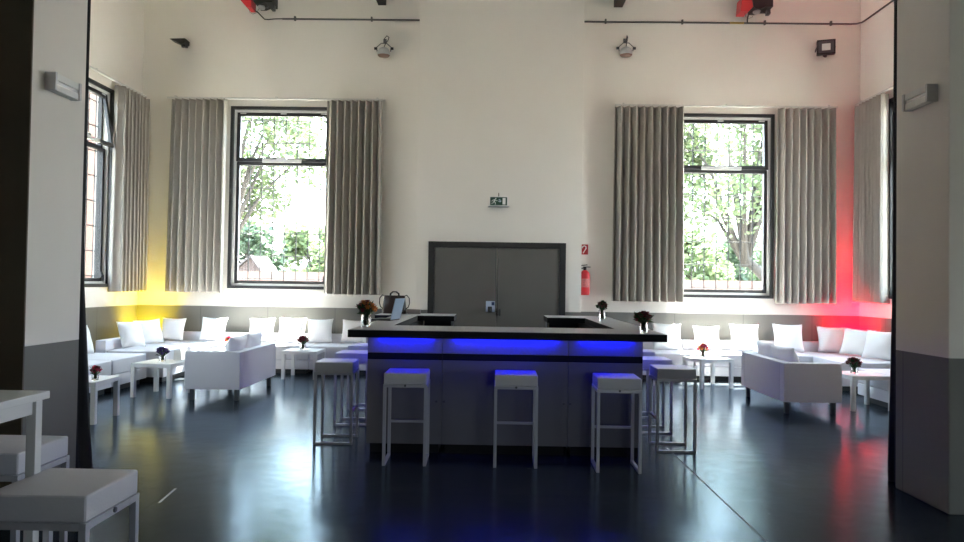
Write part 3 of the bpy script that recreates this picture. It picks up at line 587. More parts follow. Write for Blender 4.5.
for x, y, a, l in ((-1.515, 6.88, -PI / 2 + 0.03, 'nearest white bar stool on the left side of the bar'), (-1.52, 7.77, -PI / 2, 'second white bar stool along the left side of the bar'), (-1.57, 8.70, -PI / 2, 'farthest white bar stool on the left side of the bar'),
                   (1.745, 6.80, PI / 2 - 0.02, 'nearest white bar stool on the right side of the bar'), (1.73, 7.62, PI / 2, 'second white bar stool along the right side of the bar'), (1.75, 8.50, PI / 2, 'farthest white bar stool on the right side of the bar'),
                   (-1.60, 2.635, PI / 2, 'large white stool nearest the camera at bottom left'), (-2.235, 3.21, PI, 'white stool behind the legs of the high table at left')):
    dup(st, (x, y, 0), a, l)

# high table at the left edge
t = thing('high_table', 'white high table cut off by the left edge of the photo', 'table', (-2.15, 2.2, 0))
bm = B(); box(bm, -0.385, 0.385, -0.585, 0.585, 1.07, 1.10, 0.004); obj('tabletop', bm, 'table', t)
bm = B()
for s in (-1, 1):
    box(bm, s * 0.36 - 0.012, s * 0.36 + 0.012, -0.50, 0.50, 1.02, 1.07, 0.002); box(bm, -0.348, 0.348, s * 0.53 - 0.012, s * 0.53 + 0.012, 1.02, 1.07, 0.002)
obj('apron', bm, 'table', t)
for sx in (-1, 1):
    for sy in (-1, 1):
        bm = B(); box(bm, sx * 0.36 - 0.019, sx * 0.36 + 0.019, sy * 0.53 - 0.019, sy * 0.53 + 0.019, 0, 1.069, 0.003); obj('leg', bm, 'table', t)

# ------------------------------------------------------------------ lounge seating
def sofa_module(name, label, cat, x0, x1, y0, y1, back, group, h=0.45):
    """low lounge module; back = list of sides 'N','S','E','W' carrying a backrest 0.16 thick"""
    t = thing(name, label, cat, ((x0 + x1) / 2, (y0 + y1) / 2, 0), 0, group)
    a, b = (x1 - x0) / 2, (y1 - y0) / 2; g = 0.004; bt = 0.16
    ix0, ix1, iy0, iy1 = -a + g, a - g, -b + g, b - g
    bm = B(); box(bm, -a + 0.08, a - 0.08, -b + 0.12, b - 0.05, 0.0, 0.085); obj('plinth', bm, 'black', t)
    bm = B(); box(bm, ix0, ix1, iy0, iy1, 0.085, 0.24, 0.012, 2); obj('base', bm, 'leather', t, smooth=True, angle=35)
    sx0, sx1, sy0, sy1 = ix0, ix1, iy0, iy1
    if 'W' in back: sx0 += bt
    if 'E' in back: sx1 -= bt
    if 'N' in back: sy1 -= bt
    bm = B(); box(bm, sx0 + 0.003, sx1 - 0.003, sy0 + 0.003, sy1 - 0.003, 0.242, h, 0.03, 3); obj('seat_cushion', bm, 'leather', t, smooth=True, angle=35)
    for s in back:
        bm = B()
        if s == 'W': box(bm, ix0, ix0 + bt, iy0, iy1, 0.242, 0.625, 0.018, 3)
        if s == 'E': box(bm, ix1 - bt, ix1, iy0, iy1, 0.242, 0.625, 0.018, 3)
        if s == 'N': box(bm, (ix0 + bt + 0.002 if 'W' in back else ix0), (ix1 - bt - 0.002 if 'E' in back else ix1), iy1 - bt, iy1, 0.242, 0.625, 0.018, 3)
        obj('backrest', bm, 'leather', t, smooth=True, angle=35)
    return t
GM = 'white lounge seating modules along the walls'
F, R = 11.70, 12.66
sofa_module('lounge_sofa', 'white lounge corner module in the yellow lit corner', 'sofa', -5.97, -4.90, F, R, 'WN', GM, 0.475)
sofa_module('lounge_sofa', 'white lounge module in front of the yellow lit corner, its armless end showing', 'sofa', -5.97, -4.92, 10.46, F, 'W', GM, 0.475)
sofa_module('lounge_sofa', 'white lounge module under the left window', 'sofa', -4.90, -3.06, F, R, 'N', GM, 0.475)
sofa_module('lounge_sofa', 'white lounge module between the left window and the door panel', 'sofa', -3.06, -1.42, F, R, 'N', GM, 0.475)
sofa_module('lounge_bench', 'white lounge bench at left with its end beside the yellow lit sofa', 'bench', -6.35, -5.14, 9.45, 10.40, 'W', GM, 0.45)
sofa_module('lounge_bench', 'white lounge bench at left nearest the left pier', 'bench', -6.35, -5.14, 8.40, 9.45, 'W', GM, 0.45)
sofa_module('lounge_sofa', 'white lounge module between the door panel and the right window', 'sofa', 1.66, 3.38, F + 0.03, R, 'N', GM)
sofa_module('lounge_sofa', 'white sunlit lounge module under the right window', 'sofa', 3.38, 5.06, F + 0.03, R, 'N', GM)
sofa_module('lounge_sofa', 'white lounge corner module in the red lit corner', 'sofa', 5.10, 6.42, F + 0.03, R, 'NE', GM)
sofa_module('lounge_sofa', 'white lounge module in front of the red lit corner', 'sofa', 5.32, 6.42, 10.76, F + 0.03, 'E', GM)
sofa_module('lounge_bench', 'white lounge bench at right beside the right pier', 'bench', 5.17, 6.42, 8.60, 10.0, 'E', GM)

# scatter pillows
def pillow_mesh(w, h, th, seed):
    rnd = random.Random(seed); bm = B(); n = 14; top = []; bot = []
    k1, k2, k3 = rnd.uniform(0, 6), rnd.uniform(0, 6), rnd.uniform(0, 6)
    for j in range(n + 1):
        ra, rb = [], []
        for i in range(n + 1):
            u, v = 2 * i / n - 1, 2 * j / n - 1
            x = u * w / 2 * (1 - 0.085 * (1 - v * v)); z = h / 2 + v * h / 2 * (1 - 0.085 * (1 - u * u))
            e = max(0.0, (1 - u ** 2) * (1 - v ** 2)); t = th / 2 * e ** 0.42
            wr = 0.006 * math.sin(5 * u + k1) * math.sin(4 * v + k2) * e ** 0.3 + 0.004 * math.sin(9 * (u * v) + k3) * e ** 0.3
            edge = i in (0, n) or j in (0, n)
            a = bm.verts.new((x, -t + wr if not edge else 0, z)); ra.append(a); rb.append(a if edge else bm.verts.new((x, t + wr, z)))
        top.append(ra); bot.append(rb)
    for j in range(n):
        for i in range(n):
            bm.faces.new((top[j][i], top[j][i + 1], top[j + 1][i + 1], top[j + 1][i])); bm.faces.new((bot[j][i], bot[j + 1][i], bot[j + 1][i + 1], bot[j][i + 1]))
    return bm
GP = 'white scatter pillows on the lounge seating'
pil = [obj('pillow', pillow_mesh(0.46, 0.44, 0.16, s), 'pillow', smooth=True) for s in range(3)]
used = set()
def pillow(label, loc, rz, lean=0.32, roll=0.0, k=0, s=1.0):
    o = pil[k]
    if k in used: o = o.copy(); COL.objects.link(o)
    used.add(k)
    o.location = loc; o.rotation_mode = 'XYZ'
    o.rotation_euler = (Matrix.Rotation(rz, 3, 'Z') @ Matrix.Rotation(-lean, 3, 'X') @ Matrix.Rotation(roll, 3, 'Y')).to_euler(); o.scale = (s, 1, s)
    tag(o, label, 'pillow', GP)
zs = 0.452
PY = 12.30
pillow('white pillow leaning sideways, first in the yellow lit corner group', (-5.62, 10.95, zs + 0.025), PI / 2 - 0.35, 0.35, 0.02, 0, 1.0)
pillow('white tilted pillow, second in the yellow lit corner group', (-5.66, 11.60, zs + 0.025), PI / 2 - 0.62, 0.4, -0.04, 1, 1.0)
pillow('white upright pillow against the back wall in front of the yellow glow', (-5.67, PY, zs + 0.025), 0.0, 0.28, 0.02, 2, 0.95)
pillow('bright sunlit pillow left of the left window on the back sofa', (-4.95, PY, zs + 0.025), 0.0, 0.3, 0.03, 0)
pillow('white pillow under the left window behind the left love seat', (-4.08, PY, zs + 0.025), 0.0, 0.3, -0.02, 1)
pillow('white pillow on the back sofa, left one of the pair behind the red flower table', (-3.53, PY - 0.05, zs + 0.025), 0.1, 0.33, 0.03, 2, 1.05)
pillow('white pillow on the back sofa, right one of the pair behind the red flower table', (-3.04, PY, zs + 0.025), -0.05, 0.28, -0.03, 0)
pillow('white pillow half hidden behind the left end of the bar', (-2.44, PY, zs + 0.025), 0.0, 0.34, 0.02, 1, 1.0)
pillow('white pillow showing just right of the bar and its flowers', (3.07, PY, zs), 0.0, 0.3, 0.02, 1, 1.12)
pillow('smaller white sunlit pillow behind the table with pink red flowers', (3.77, PY, zs), 0.0, 0.3, 0.0, 2, 1.02)
pillow('white sunlit pillow under the right window beside the love seat', (4.43, PY, zs), 0.0, 0.3, 0.02, 0, 1.12)
pillow('white pillow right of the love seat against the grey dado', (5.19, PY, zs), 0.0, 0.28, 0.02, 1, 1.15)
pillow('white pillow left in the red lit corner group', (5.94, PY, zs), -0.06, 0.3, 0.03, 2, 1.08)
pillow('white tilted pillow middle in the red lit corner group', (6.05, 11.80, zs), -PI / 2 + 0.75, 0.38, 0.06, 0, 1.1)
pillow('white pillow nearest the right pier in the red lit corner group', (6.11, 11.22, zs), -PI / 2 + 0.6, 0.33, 0.02, 1, 1.1)
pillow('white pillow at left peeking out beside the black stage curtain', (-5.83, 9.95, zs), PI / 2 - 0.1, 0.3, 0.0, 2, 1.0)

# love seats: long axis along local y, backrest on local +x side
def love_seat(label, loc, rz):
    t = thing('love_seat', label, 'sofa', loc, rz, 'white two seat sofas with their sides to the camera')
    a, b = 0.36, 0.745; z0, z1 = 0.15, 0.635; T = 0.13
    bm = B(); box(bm, a - T, a, -b + T + 0.001, b - T - 0.001, z0, z1, 0.012, 3); obj('backrest', bm, 'leather', t, smooth=True, angle=35)
    for s in (-1, 1):
        bm = B(); box(bm, -a, a, min(s * b, s * (b - T)), max(s * b, s * (b - T)), z0, z1, 0.016, 3); obj('armrest', bm, 'leather', t, smooth=True, angle=35)
    bm = B(); box(bm, -a + 0.005, a - T - 0.001, -b + T + 0.001, b - T - 0.001, z0, 0.30, 0.008); obj('base', bm, 'leather', t, smooth=True, angle=35)
    for s in (-1, 1):
        bm = B(); box(bm, -a - 0.01, a - T - 0.005, min(s * 0.004, s * (b - T - 0.004)), max(s * 0.004, s * (b - T - 0.004)), 0.302, 0.46, 0.035, 3); obj('seat_cushion', bm, 'leather', t, smooth=True, angle=35)
    for sx in (-1, 1):
        for sy in (-1, 1):
            bm = B(); box(bm, sx * (a - 0.07) - 0.025, sx * (a - 0.07) + 0.025, sy * (b - 0.09) - 0.025, sy * (b - 0.09) + 0.025, 0, z0, 0.004); obj('leg', bm, 'darksteel', t)
    return t
l1 = love_seat('white two seat sofa left of the bar, its arm end facing the camera', (-3.59, 9.72, 0), 0)
l2 = dup(l1, (3.985, 9.50, 0), PI, 'white two seat sofa right of the bar, its arm end facing the camera')
cm = obj('back_cushion', pillow_mesh(0.60, 0.37, 0.17, 9), 'pillow', smooth=True)
def back_cushion(o, label, loc, rz, lean):
    o.location = loc; o.rotation_euler = (Matrix.Rotation(rz, 3, 'Z') @ Matrix.Rotation(-lean, 3, 'X')).to_euler(); tag(o, label, 'cushion', 'loose back cushions of the two seat sofas')
for i, (x, y, rz, lean, l) in enumerate(((-3.48, 9.36, -PI / 2, 0.24, 'loose white back cushion nearer the camera on the left two seat sofa'), (-3.48, 10.0, -PI / 2, 0.22, 'loose white back cushion at the far end of the left two seat sofa'),
                              (3.895, 9.20, PI / 2 + 0.1, 0.34, 'loose white back cushion nearer the camera on the right two seat sofa'), (3.90, 9.82, PI / 2, 0.28, 'loose white back cushion at the far end of the right two seat sofa'))):
    o = cm if i == 0 else cm.copy()
    if i: COL.objects.link(o)
    back_cushion(o, l, (x, y, 0.463), rz, lean)

# coffee tables
def coffee_table(label, loc, rz):
    t = thing('coffee_table', label, 'coffee table', loc, rz, 'square white coffee tables')
    a = 0.28
    bm = B(); box(bm, -a, a, -a, a, 0.40, 0.45, 0.003); obj('tabletop', bm, 'table', t)
    for sx in (-1, 1):
        for sy in (-1, 1):
            bm = B(); box(bm, sx * (a - 0.026) - 0.025, sx * (a - 0.026) + 0.025, sy * (a - 0.026) - 0.025, sy * (a - 0.026) + 0.025, 0, 0.3995, 0.002); obj('leg', bm, 'table', t)
    return t
ct = coffee_table('white coffee table with purple flowers left of the left love seat', (-4.43, 9.40, 0), -0.12)
dup(ct, (-4.50, 7.66, 0), 0.06, 'white coffee table by the black stage curtain, cut off by the left pier')
dup(ct, (-3.05, 11.36, 0), -0.02, 'white coffee table with red flowers between left love seat and bar')
dup(ct, (-4.22, 11.25, 0), 0.05, 'white coffee table mostly hidden behind the left love seat')
dup(ct, (3.41, 11.13, 0), 0.26, 'white coffee table with pink red flowers left of the right love seat')
dup(ct, (4.88, 9.36, 0), 0.08, 'white coffee table with dark flowers near the right pier')

# flower vases
def flowers(label, loc, petals, seed, s=1.0, vase_h=0.10, spread=0.09, n=14, leafy=14):
    rnd = random.Random(seed)
    t = thing('flower_vase', label, 'flowers in a vase', loc, rnd.uniform(0, 6), 'small flower vases')
    r = 0.035 * s; h = vase_h * s
    bm = B(); lathe(bm, [(r * 0.9, 0.0), (r, 0.006), (r, h), (r - 0.004, h), (r - 0.005, 0.012), (0.004, 0.011)], 18); obj('vase', bm, 'glass', t, smooth=True, angle=40)
    bm = B(); lathe(bm, [(r - 0.007, 0.014), (r - 0.007, h * 0.55)], 14); obj('water', bm, 'water', t, smooth=True, angle=40)
    bm = B(); heads = []
    for k in range(n):
        a = k * 2.4; q = spread * s * math.sqrt((k + 0.3) / n); p = Vector((q * math.cos(a), q * math.sin(a), h + 0.028 * s + 0.055 * s * (1 - (q / (spread * s)) ** 2) + rnd.uniform(-0.008, 0.008)))
        heads.append(p); tube(bm, [(0.01 * math.cos(a), 0.01 * math.sin(a), 0.02), (p.x * 0.25, p.y * 0.25, h * 0.9), p], 0.003 * s, 5)
    for k in range(leafy):
        a = rnd.uniform(0, 2 * PI); q = spread * s * rnd.uniform(0.7, 1.35); c = Vector((0.02 * math.cos(a), 0.02 * math.sin(a), h)); e = Vector((q * math.cos(a), q * math.sin(a), h + rnd.uniform(0.0, 0.10) * s)); sd = Vector((-math.sin(a), math.cos(a), 0.3)) * 0.014 * s; m = c.lerp(e, 0.55) + Vector((0, 0, 0.012))
        v = [bm.verts.new(x) for x in (c, m + sd, e, m - sd)]; bm.faces.new(v)
    obj('stems_and_leaves', bm, 'stem', t)
    bm = B(); bm2 = B()
    for i, p in enumerate(heads):
        tgt = bm if (i % 3 or len(petals) == 1) else bm2
        R0 = rnd.uniform(0.030, 0.042) * s
        for ring, cnt, tilt in ((0, 8, 0.25), (1, 7, 0.75), (2, 5, 1.15)):
            for k in range(cnt):
                a = 2 * PI * k / cnt + ring * 0.4; L = R0 * (1 - 0.22 * ring)
                d = Vector((math.cos(a) * math.cos(tilt), math.sin(a) * math.cos(tilt), math.sin(tilt))); sd = Vector((-math.sin(a), math.cos(a), 0)) * L * 0.42
                v = [tgt.verts.new(x) for x in (p, p + d * L * 0.6 + sd, p + d * L, p + d * L * 0.6 - sd)]; tgt.faces.new(v)
        bmesh.ops.create_icosphere(tgt, subdivisions=1, radius=R0 * 0.45, matrix=Matrix.Translation(p))
    obj('blossoms', bm, petals[0], t)
    if len(petals) > 1: obj('accent_blossoms', bm2, petals[1], t)
    else: bm2.free()
    return t
TT = TOP1 + 0.001
flowers('orange flowers with dark leaves in a glass vase, left front of the bar top', (-1.18, 6.55, TT), ['petal_orange', 'petal_red'], 1, 1.3, 0.09, 0.07, 14, 40)
flowers('rust brown flowers in a glass vase at the far right of the bar top', (1.345, 8.62, TT), ['petal_brown', 'stem'], 2, 1.1, 0.11, 0.055, 15, 14)
flowers('dark red flowers in a glass vase at the right front of the bar top', (1.36, 6.32, TT), ['petal_red', 'petal_brown'], 3, 1.05, 0.085, 0.075, 15, 46)
flowers('purple flowers on the coffee table left of the left love seat', (-4.45, 9.42, 0.451), ['petal_purple'], 4, 1.25, 0.06, 0.065, 14, 14)
flowers('dark red flowers beside the black stage curtain at left', (-4.295, 7.55, 0.451), ['petal_red', 'petal_pink'], 5, 1.0, 0.06, 0.05, 12, 10)
flowers('dark red flowers on the coffee table between left love seat and bar', (-3.06, 11.33, 0.451), ['petal_red'], 6, 1.35, 0.07, 0.065, 14, 14)
flowers('small red and yellow flowers behind the cushions of the left love seat', (-4.24, 11.28, 0.451), ['petal_pink', 'petal_orange'], 7, 1.15, 0.08, 0.06, 12, 12)
flowers('pink red flowers on the sunlit coffee table left of the right love seat', (3.33, 11.1, 0.451), ['petal_pink', 'petal_orange'], 8, 1.3, 0.07, 0.065, 13, 12)
flowers('dark flowers on the coffee table near the right pier', (4.80, 9.36, 0.451), ['petal_brown', 'petal_red'], 9, 1.35, 0.06, 0.065, 15, 26)
bm = B(); box(bm, -0.045, 0.045, -0.002, 0.002, 0, 0.15, 0, rot=Matrix.Rotation(-0.22, 4, 'X')); box(bm, -0.045, 0.045, -0.002, 0.002, 0, 0.15, 0, rot=Matrix.Translation((0, 0.066, 0)) @ Matrix.Rotation(0.22, 4, 'X'))
tag(obj('menu_card', bm, 'white', loc=(-4.28, 9.52, 0.4515), rot=(0, 0, 0.7)), 'small folded white card beside the purple flowers', 'card')

# things on the bar top
t = thing('laptop', 'open laptop with pale blue lid on the left bar arm', 'laptop', (-1.075, 7.74, TT), math.radians(79))
bm = B(); box(bm, -0.16, 0.16, 0.0, 0.23, 0.0, 0.018, 0.004); obj('base', bm, 'black', t)
bm = B(); box(bm, -0.145, 0.145, 0.02, 0.14, 0.0182, 0.020); obj('keyboard', bm, 'blackmetal', t)
R_ = Matrix.Translation((0, 0.0, 0.015)) @ Matrix.Rotation(0.23, 4, 'X')
bm = B(); box(bm, -0.16, 0.16, -0.008, 0.0, 0.0, 0.235, 0.003, rot=R_); lid = obj('lid', bm, 'lid', t)
bm = B(); prism(bm, [(0.022 * math.cos(k * PI / 8), 0.12 + 0.028 * math.sin(k * PI / 8)) for k in range(16)], -0.0095, -0.0085); bmesh.ops.transform(bm, matrix=R_, verts=bm.verts[:]); obj('lid_emblem', bm, 'paleblue', lid)
bm = B(); box(bm, -0.152, 0.152, 0.0003, 0.0018, 0.008, 0.227, 0, rot=R_); obj('screen', bm, 'black', lid)

t = thing('handbag', 'dark brown leather handbag with strap loops behind the laptop', 'handbag', (-1.33, 9.50, TT), 0.0)
bm = B(); v = []
for w, d, z in ((0.155, 0.07, 0.0), (0.16, 0.075, 0.03), (0.15, 0.06, 0.15), (0.14, 0.025, 0.235), (0.138, 0.02, 0.245)): v.append([bm.verts.new((x * w, y * d, z)) for x, y in ((-1, -0.6), (-0.85, -1), (0.85, -1), (1, -0.6), (1, 0.6), (0.85, 1), (-0.85, 1), (-1, 0.6))])
for a, b in zip(v, v[1:]):
    for k in range(8): bm.faces.new((a[k], a[(k + 1) % 8], b[(k + 1) % 8], b[k]))
bm.faces.new(list(reversed(v[0]))); bm.faces.new(v[-1]); obj('body', bm, 'brown', t, smooth=True, angle=40)
for y in (-0.03, 0.03):
    bm = B(); tube(bm, [(-0.06, y, 0.21), (-0.055, y, 0.27), (-0.02, y, 0.295), (0.02, y, 0.295), (0.055, y, 0.27), (0.06, y, 0.21)], 0.009, 8); obj('carry_handle', bm, 'darkbrown', t, smooth=True)
for s in (-1, 1):
    bm = B(); tube(bm, [(s * 0.13, 0, 0.235), (s * 0.165, 0, 0.25), (s * 0.20, 0, 0.21), (s * 0.205, 0, 0.14), (s * 0.19, 0, 0.09), (s * 0.15, 0, 0.06)], 0.007, 8); obj('shoulder_strap', bm, 'darkbrown', t, smooth=True)
bm = B(); box(bm, -0.14, 0.14, -0.058, -0.05, 0.12, 0.225, 0.003, rot=Matrix.Rotation(-0.18, 4, 'X')); obj('front_flap', bm, 'brown', t)
bm = B(); box(bm, -0.085, 0.085, -0.06, 0.06, 0.0, 0.06, 0.004); tag(obj('storage_box', bm, 'card', loc=(-1.06, 9.50, TT)), 'low taupe box on the bar top right of the handbag', 'box')
bm = B(); box(bm, -0.11, 0.11, -0.075, 0.075, 0, 0.004, 0.001); tag(obj('paper_sheet', bm, 'white', loc=(-1.13, 8.75, TT), rot=(0, 0, 0.15)), 'white sheet of paper on the bar between laptop and handbag', 'paper')
# tapes on the floor
bm = B(); box(bm, -0.008, 0.008, -0.17, 0.17, 0.0, 0.0015); tag(obj('floor_tape', bm, 'tape', loc=(-2.315, 5.03, 0.0005), rot=(0, 0, 0.11)), 'short worn white tape mark on the dark floor at left', 'tape')
bm = B(); box(bm, -0.007, 0.007, -1.35, 1.35, 0.0, 0.0012); tag(obj('floor_tape', bm, 'greytape', loc=(1.705, 5.45, 0.0005)), 'long thin grey tape line on the floor right of the bar', 'tape')

# LED uplights standing on the floor in both corners behind the seating
def uplight(label, loc, color):
    t = thing('uplight', label, 'uplight', loc, 0, 'coloured corner uplights')
    bm = B(); lathe(bm, [(0.075, 0.03), (0.085, 0.05), (0.085, 0.17), (0.08, 0.18)], 20); obj('can', bm, 'black', t, smooth=True, angle=40)
    bm = B(); lathe(bm, [(0.078, 0.1805), (0.076, 0.186)], 20); obj('lens', bm, emit('uplight_lens_' + color[0], color[1], 30), t)
    bm = B(); box(bm, -0.12, 0.12, -0.02, 0.02, 0.0, 0.012, 0.002); box(bm, -0.12, -0.10, -0.02, 0.02, 0.012, 0.13, 0.002); box(bm, 0.10, 0.12, -0.02, 0.02, 0.012, 0.13, 0.002); tube(bm, [(-0.11, 0, 0.11), (0.11, 0, 0.11)], 0.01); obj('floor_bracket', bm, 'blackmetal', t)
    return t
uplight('black floor uplight glowing yellow behind the left corner sofa', (-6.22, 12.48, 0), ('yellow', (1.0, 0.72, 0.0)))
uplight('black floor uplight glowing red behind the right corner sofa', (6.535, 12.66, 0), ('red', (1.0, 0.0, 0.025))).rotation_euler = (0, 0, PI / 2)

# ------------------------------------------------------------------ outside
bm = B(); box(bm, -90, 90, 13.21, 140, -0.3, -0.02); box(bm, -90, -9.41, -40, 13.2, -0.3, -0.02); box(bm, 9.41, 90, -40, 13.2, -0.3, -0.02); struct('terrain', bm, 'ground', 'pale gravel ground outside the windows', 'ground')
bm = B(); box(bm, -7.5, 7.6, YB + TH, YB + TH + 0.35, 6.05, 6.15); struct('sun_cut_canopy', bm, 'shedwood', 'unseen canopy added outside to cut the sun through the windows', 'roof')  # unseen, added to limit how far the sun patch reaches
def tree(name, label, x, y, trunk_h, cr, cz, n, leaf, size, seed, lean=0.0, squash=1.0, group='trees outside the windows'):
    rnd = random.Random(seed); t = thing(name, label, 'tree', (x, y, -0.02), 0, group)
    bm = B(); tube(bm, [(0, 0, 0), (lean * 0.3, 0.05, trunk_h * 0.5), (lean, 0, trunk_h), (lean * 1.3, 0, cz)], [cr * 0.075, cr * 0.06, cr * 0.045, cr * 0.02], 8)
    blobs = []
    for k in range(16):
        a = rnd.uniform(0, 2 * PI); e = rnd.uniform(-0.75, 1.0); q = cr * rnd.uniform(0.35, 0.8)
        p = Vector((lean + q * math.cos(a) * math.sqrt(max(0.1, 1 - e * e * 0.7)), q * math.sin(a) * math.sqrt(max(0.1, 1 - e * e * 0.7)), cz + e * cr * 0.75 * squash))
        blobs.append((p, cr * rnd.uniform(0.28, 0.42))); tube(bm, [(lean, 0, trunk_h * 0.9), tuple(Vector((lean, 0, trunk_h)).lerp(p, 0.5) + Vector((0, 0, 0.1 * cr))), tuple(p)], [cr * 0.03, cr * 0.016, cr * 0.006], 5)
    obj('trunk', bm, 'bark', t, smooth=True)
    bm = B()
    for k in range(n):
        c, r = blobs[rnd.randrange(len(blobs))]
        d = Vector((rnd.gauss(0, 1), rnd.gauss(0, 1), rnd.gauss(0, 0.8))).normalized() * r * rnd.uniform(0.35, 1.1)
        p = c + d; u = Vector((rnd.gauss(0, 1), rnd.gauss(0, 1), rnd.gauss(0, 0.5))).normalized(); w = u.cross(Vector((rnd.gauss(0, 1), rnd.gauss(0, 1), rnd.gauss(0, 1)))).normalized(); s = size * rnd.uniform(0.6, 1.3)
        v = [bm.verts.new(q) for q in (p - u * s, p + w * s * 0.55, p + u * s, p - w * s * 0.55)]; bm.faces.new(v)
    obj('foliage', bm, leaf, t)
    return t
tree('leafy_tree', 'large leafy tree in the upper left of the left window view', -9.9, 23, 2.6, 3.4, 6.4, 9000, 'leaf', 0.125, 11, 0.9)
tree('leafy_tree', 'large leafy tree filling the top of the right window view', 10.6, 24, 2.6, 3.6, 6.5, 11000, 'leaf', 0.12, 12, -2.0)
tree('leafy_tree', 'dense bushy tree low in the left window view by the shed', -23.5, 66, 1.5, 4.2, 3.7, 2600, 'leaf_dark', 0.38, 13)
tree('leafy_tree', 'round pale tree at the right of the left window view', -17.6, 70, 1.6, 4.4, 4.0, 2600, 'leaf_light', 0.38, 14)
tree('leafy_tree', 'mid green tree in the middle of the left window view', -22.0, 90, 1.6, 4.6, 3.8, 2600, 'leaf', 0.40, 15)
tree('leafy_tree', 'tree hidden by the right curtain of the left window', -9.5, 62, 1.6, 4.6, 4.2, 2200, 'leaf', 0.40, 16)
tree('leafy_tree', 'pale tree low left in the right window view', 20.0, 70, 1.5, 4.0, 3.6, 2600, 'leaf_light', 0.36, 17)
tree('leafy_tree', 'blue green tree low right in the right window view', 25.8, 76, 1.5, 4.2, 3.9, 2600, 'leaf_dark', 0.38, 18)
tree('leafy_tree', 'slim mid green tree low in the right window view', 32.0, 88, 1.5, 4.4, 3.6, 2400, 'leaf', 0.40, 19)
t = thing('garden_shed', 'small gabled shed with grey roof seen through the left window', 'shed', (-20.4, 60, -0.02))
bm = B(); box(bm, -1.1, 1.1, -2.0, 2.0, 0, 2.35); prism(bm, [(-1.1, 2.35), (1.1, 2.35), (0.25, 3.55)], -2.0, 2.0); obj('walls', bm, 'shedwood', t)
bm = B(); prism(bm, [(-1.5, 2.15), (-1.5, 2.3), (0.25, 3.75), (1.35, 2.3), (1.35, 2.15), (0.25, 3.56)], -2.3, 2.3); obj('roof', bm, 'rooftile', t)
bm = B(); box(bm, -1.7, -1.58, -2.2, -2.08, 0, 2.3); box(bm, -3.0, -1.58, -2.2, 1.8, 2.2, 2.35, rot=None); obj('lean_to', bm, 'rooftile', t)
bm = B(); box(bm, -40, -2, 50, 50.3, -0.02, 2.27); tag(obj('garden_wall', bm, 'pinkbrick'), 'low pale red brick wall behind the left window', 'wall', kind='structure')
bm = B(); box(bm, 4, 40, 50, 50.3, -0.02, 2.1); tag(obj('garden_wall', bm, 'pinkbrick'), 'low pale red brick wall behind the right window', 'wall', kind='structure')
bm = B(); box(bm, -15.5, -15.0, 6.0, 36.0, -0.02, 11.5); tag(obj('neighbour_wall', bm, 'brick'), 'orange brick building outside the left side window', 'building', kind='structure')

# ------------------------------------------------------------------ light
world = bpy.data.worlds.new('sky'); bpy.context.scene.world = world; world.use_nodes = True
nt = world.node_tree; bg = nt.nodes['Background']
tc = nt.nodes.new('ShaderNodeTexCoord'); sp = nt.nodes.new('ShaderNodeSeparateXYZ'); nt.links.new(tc.outputs['Generated'], sp.inputs[0])
rp = nt.nodes.new('ShaderNodeValToRGB'); rp.color_ramp.elements[0].color = (0.86, 0.93, 1.0, 1); rp.color_ramp.elements[1].color = (0.58, 0.77, 1.0, 1); rp.color_ramp.elements[1].position = 0.7
nt.links.new(sp.outputs['Z'], rp.inputs[0]); nt.links.new(rp.outputs[0], bg.inputs['Color']); bg.inputs['Strength'].default_value = 7.0

sun = bpy.data.lights.new('sun', 'SUN'); sun.energy = 55; sun.angle = math.radians(0.6); sun.color = (1.0, 0.95, 0.87)
so = bpy.data.objects.new('sun', sun); COL.objects.link(so)
d = Vector((-0.14, -0.47, -1.0)); so.rotation_euler = d.to_track_quat('-Z', 'Y').to_euler(); so.location = (5, 30, 40)

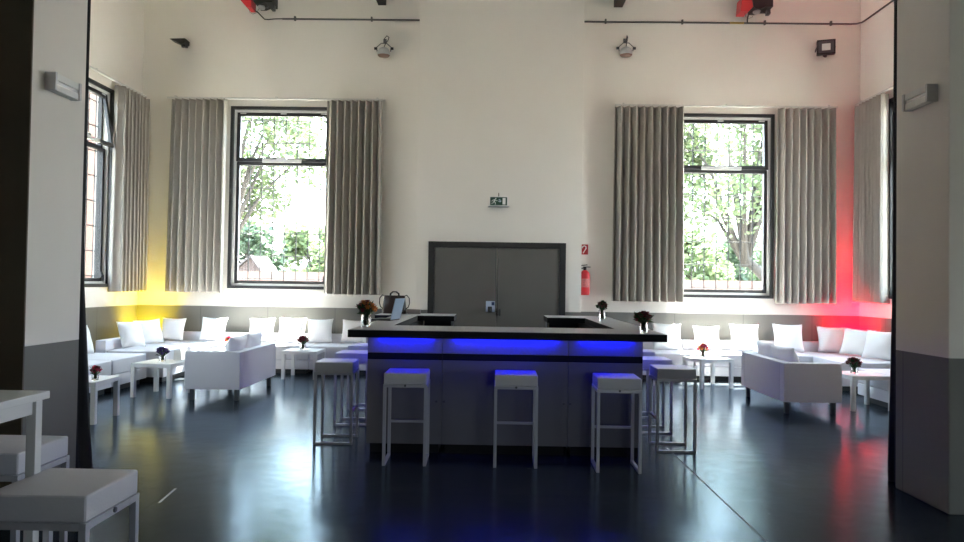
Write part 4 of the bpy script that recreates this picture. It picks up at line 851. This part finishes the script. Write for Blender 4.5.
def portal(loc, rz, w, h):
    l = bpy.data.lights.new('window_portal', 'AREA'); l.shape = 'RECTANGLE'; l.size = w; l.size_y = h; l.cycles.is_portal = True
    o = bpy.data.objects.new('window_portal', l); COL.objects.link(o); o.location = loc; o.rotation_euler = Vector((math.sin(rz), -math.cos(rz), 0)).to_track_quat('-Z', 'Y').to_euler()
zc, hh = (WZ0 + WZ1) / 2, WZ1 - WZ0
for x in (-3.92, 4.14): portal((x, YB + TH + 0.01, zc), 0, WW, hh)
for y in (sum(side_win) / 2, sum(side_win2) / 2): portal((XL - TH - 0.01, y, zc), PI / 2, WW, hh)
portal((XR + TH + 0.01, sum(side_win) / 2, zc), -PI / 2, WW, hh)
portal((2.4, -7.0 - TH - 0.01, 1.75), PI, 1.3, 1.5)
for a, b, c, dd in HW: portal((9.0 + TH + 0.01, (a + b) / 2, (c + dd) / 2), -PI / 2, b - a, dd - c)

def spot(name, loc, target, color, watts, ang, blend, r=0.04):
    l = bpy.data.lights.new(name, 'SPOT'); l.energy = watts; l.color = color; l.spot_size = math.radians(ang); l.spot_blend = blend; l.shadow_soft_size = r
    o = bpy.data.objects.new(name, l); COL.objects.link(o); o.location = loc; o.rotation_euler = (Vector(target) - Vector(loc)).to_track_quat('-Z', 'Y').to_euler()
spot('yellow_beam', (-6.22, 12.48, 0.20), (-6.40, 12.66, 1.3), (1.0, 0.78, 0.03), 80, 100, 0.9)
spot('red_beam', (6.535, 12.66, 0.20), (6.565, 12.70, 2.0), (1.0, 0.0, 0.025), 480, 100, 0.9)

# ------------------------------------------------------------------ camera
cam = bpy.data.cameras.new('camera'); cam.sensor_width = 36; cam.lens = 36 * 700 / 964; cam.clip_start = 0.05; cam.clip_end = 400
co = bpy.data.objects.new('camera', cam); COL.objects.link(co)
yaw, pitch, roll = 0.0155, 0.0195, 0.0150
mw = Matrix.Rotation(yaw, 4, 'Z') @ Matrix.Rotation(PI / 2 + pitch, 4, 'X') @ Matrix.Rotation(roll, 4, 'Z')
co.matrix_world = Matrix.Translation((0, 0, 1.55)) @ mw
sc = bpy.context.scene; sc.camera = co
sc.view_settings.view_transform = 'Standard'; sc.view_settings.look = 'None'; sc.view_settings.gamma = 1; sc.view_settings.use_curve_mapping = False; sc.view_settings.exposure = 1.85
try:
    sc.cycles.use_denoising = True; sc.cycles.denoiser = 'OPENIMAGEDENOISE'; sc.cycles.max_bounces = 10; sc.cycles.diffuse_bounces = 6; sc.cycles.glossy_bounces = 4; sc.cycles.transmission_bounces = 8; sc.cycles.transparent_max_bounces = 16; sc.cycles.sample_clamp_indirect = 10; sc.cycles.caustics_reflective = False; sc.cycles.caustics_refractive = False
except Exception: pass
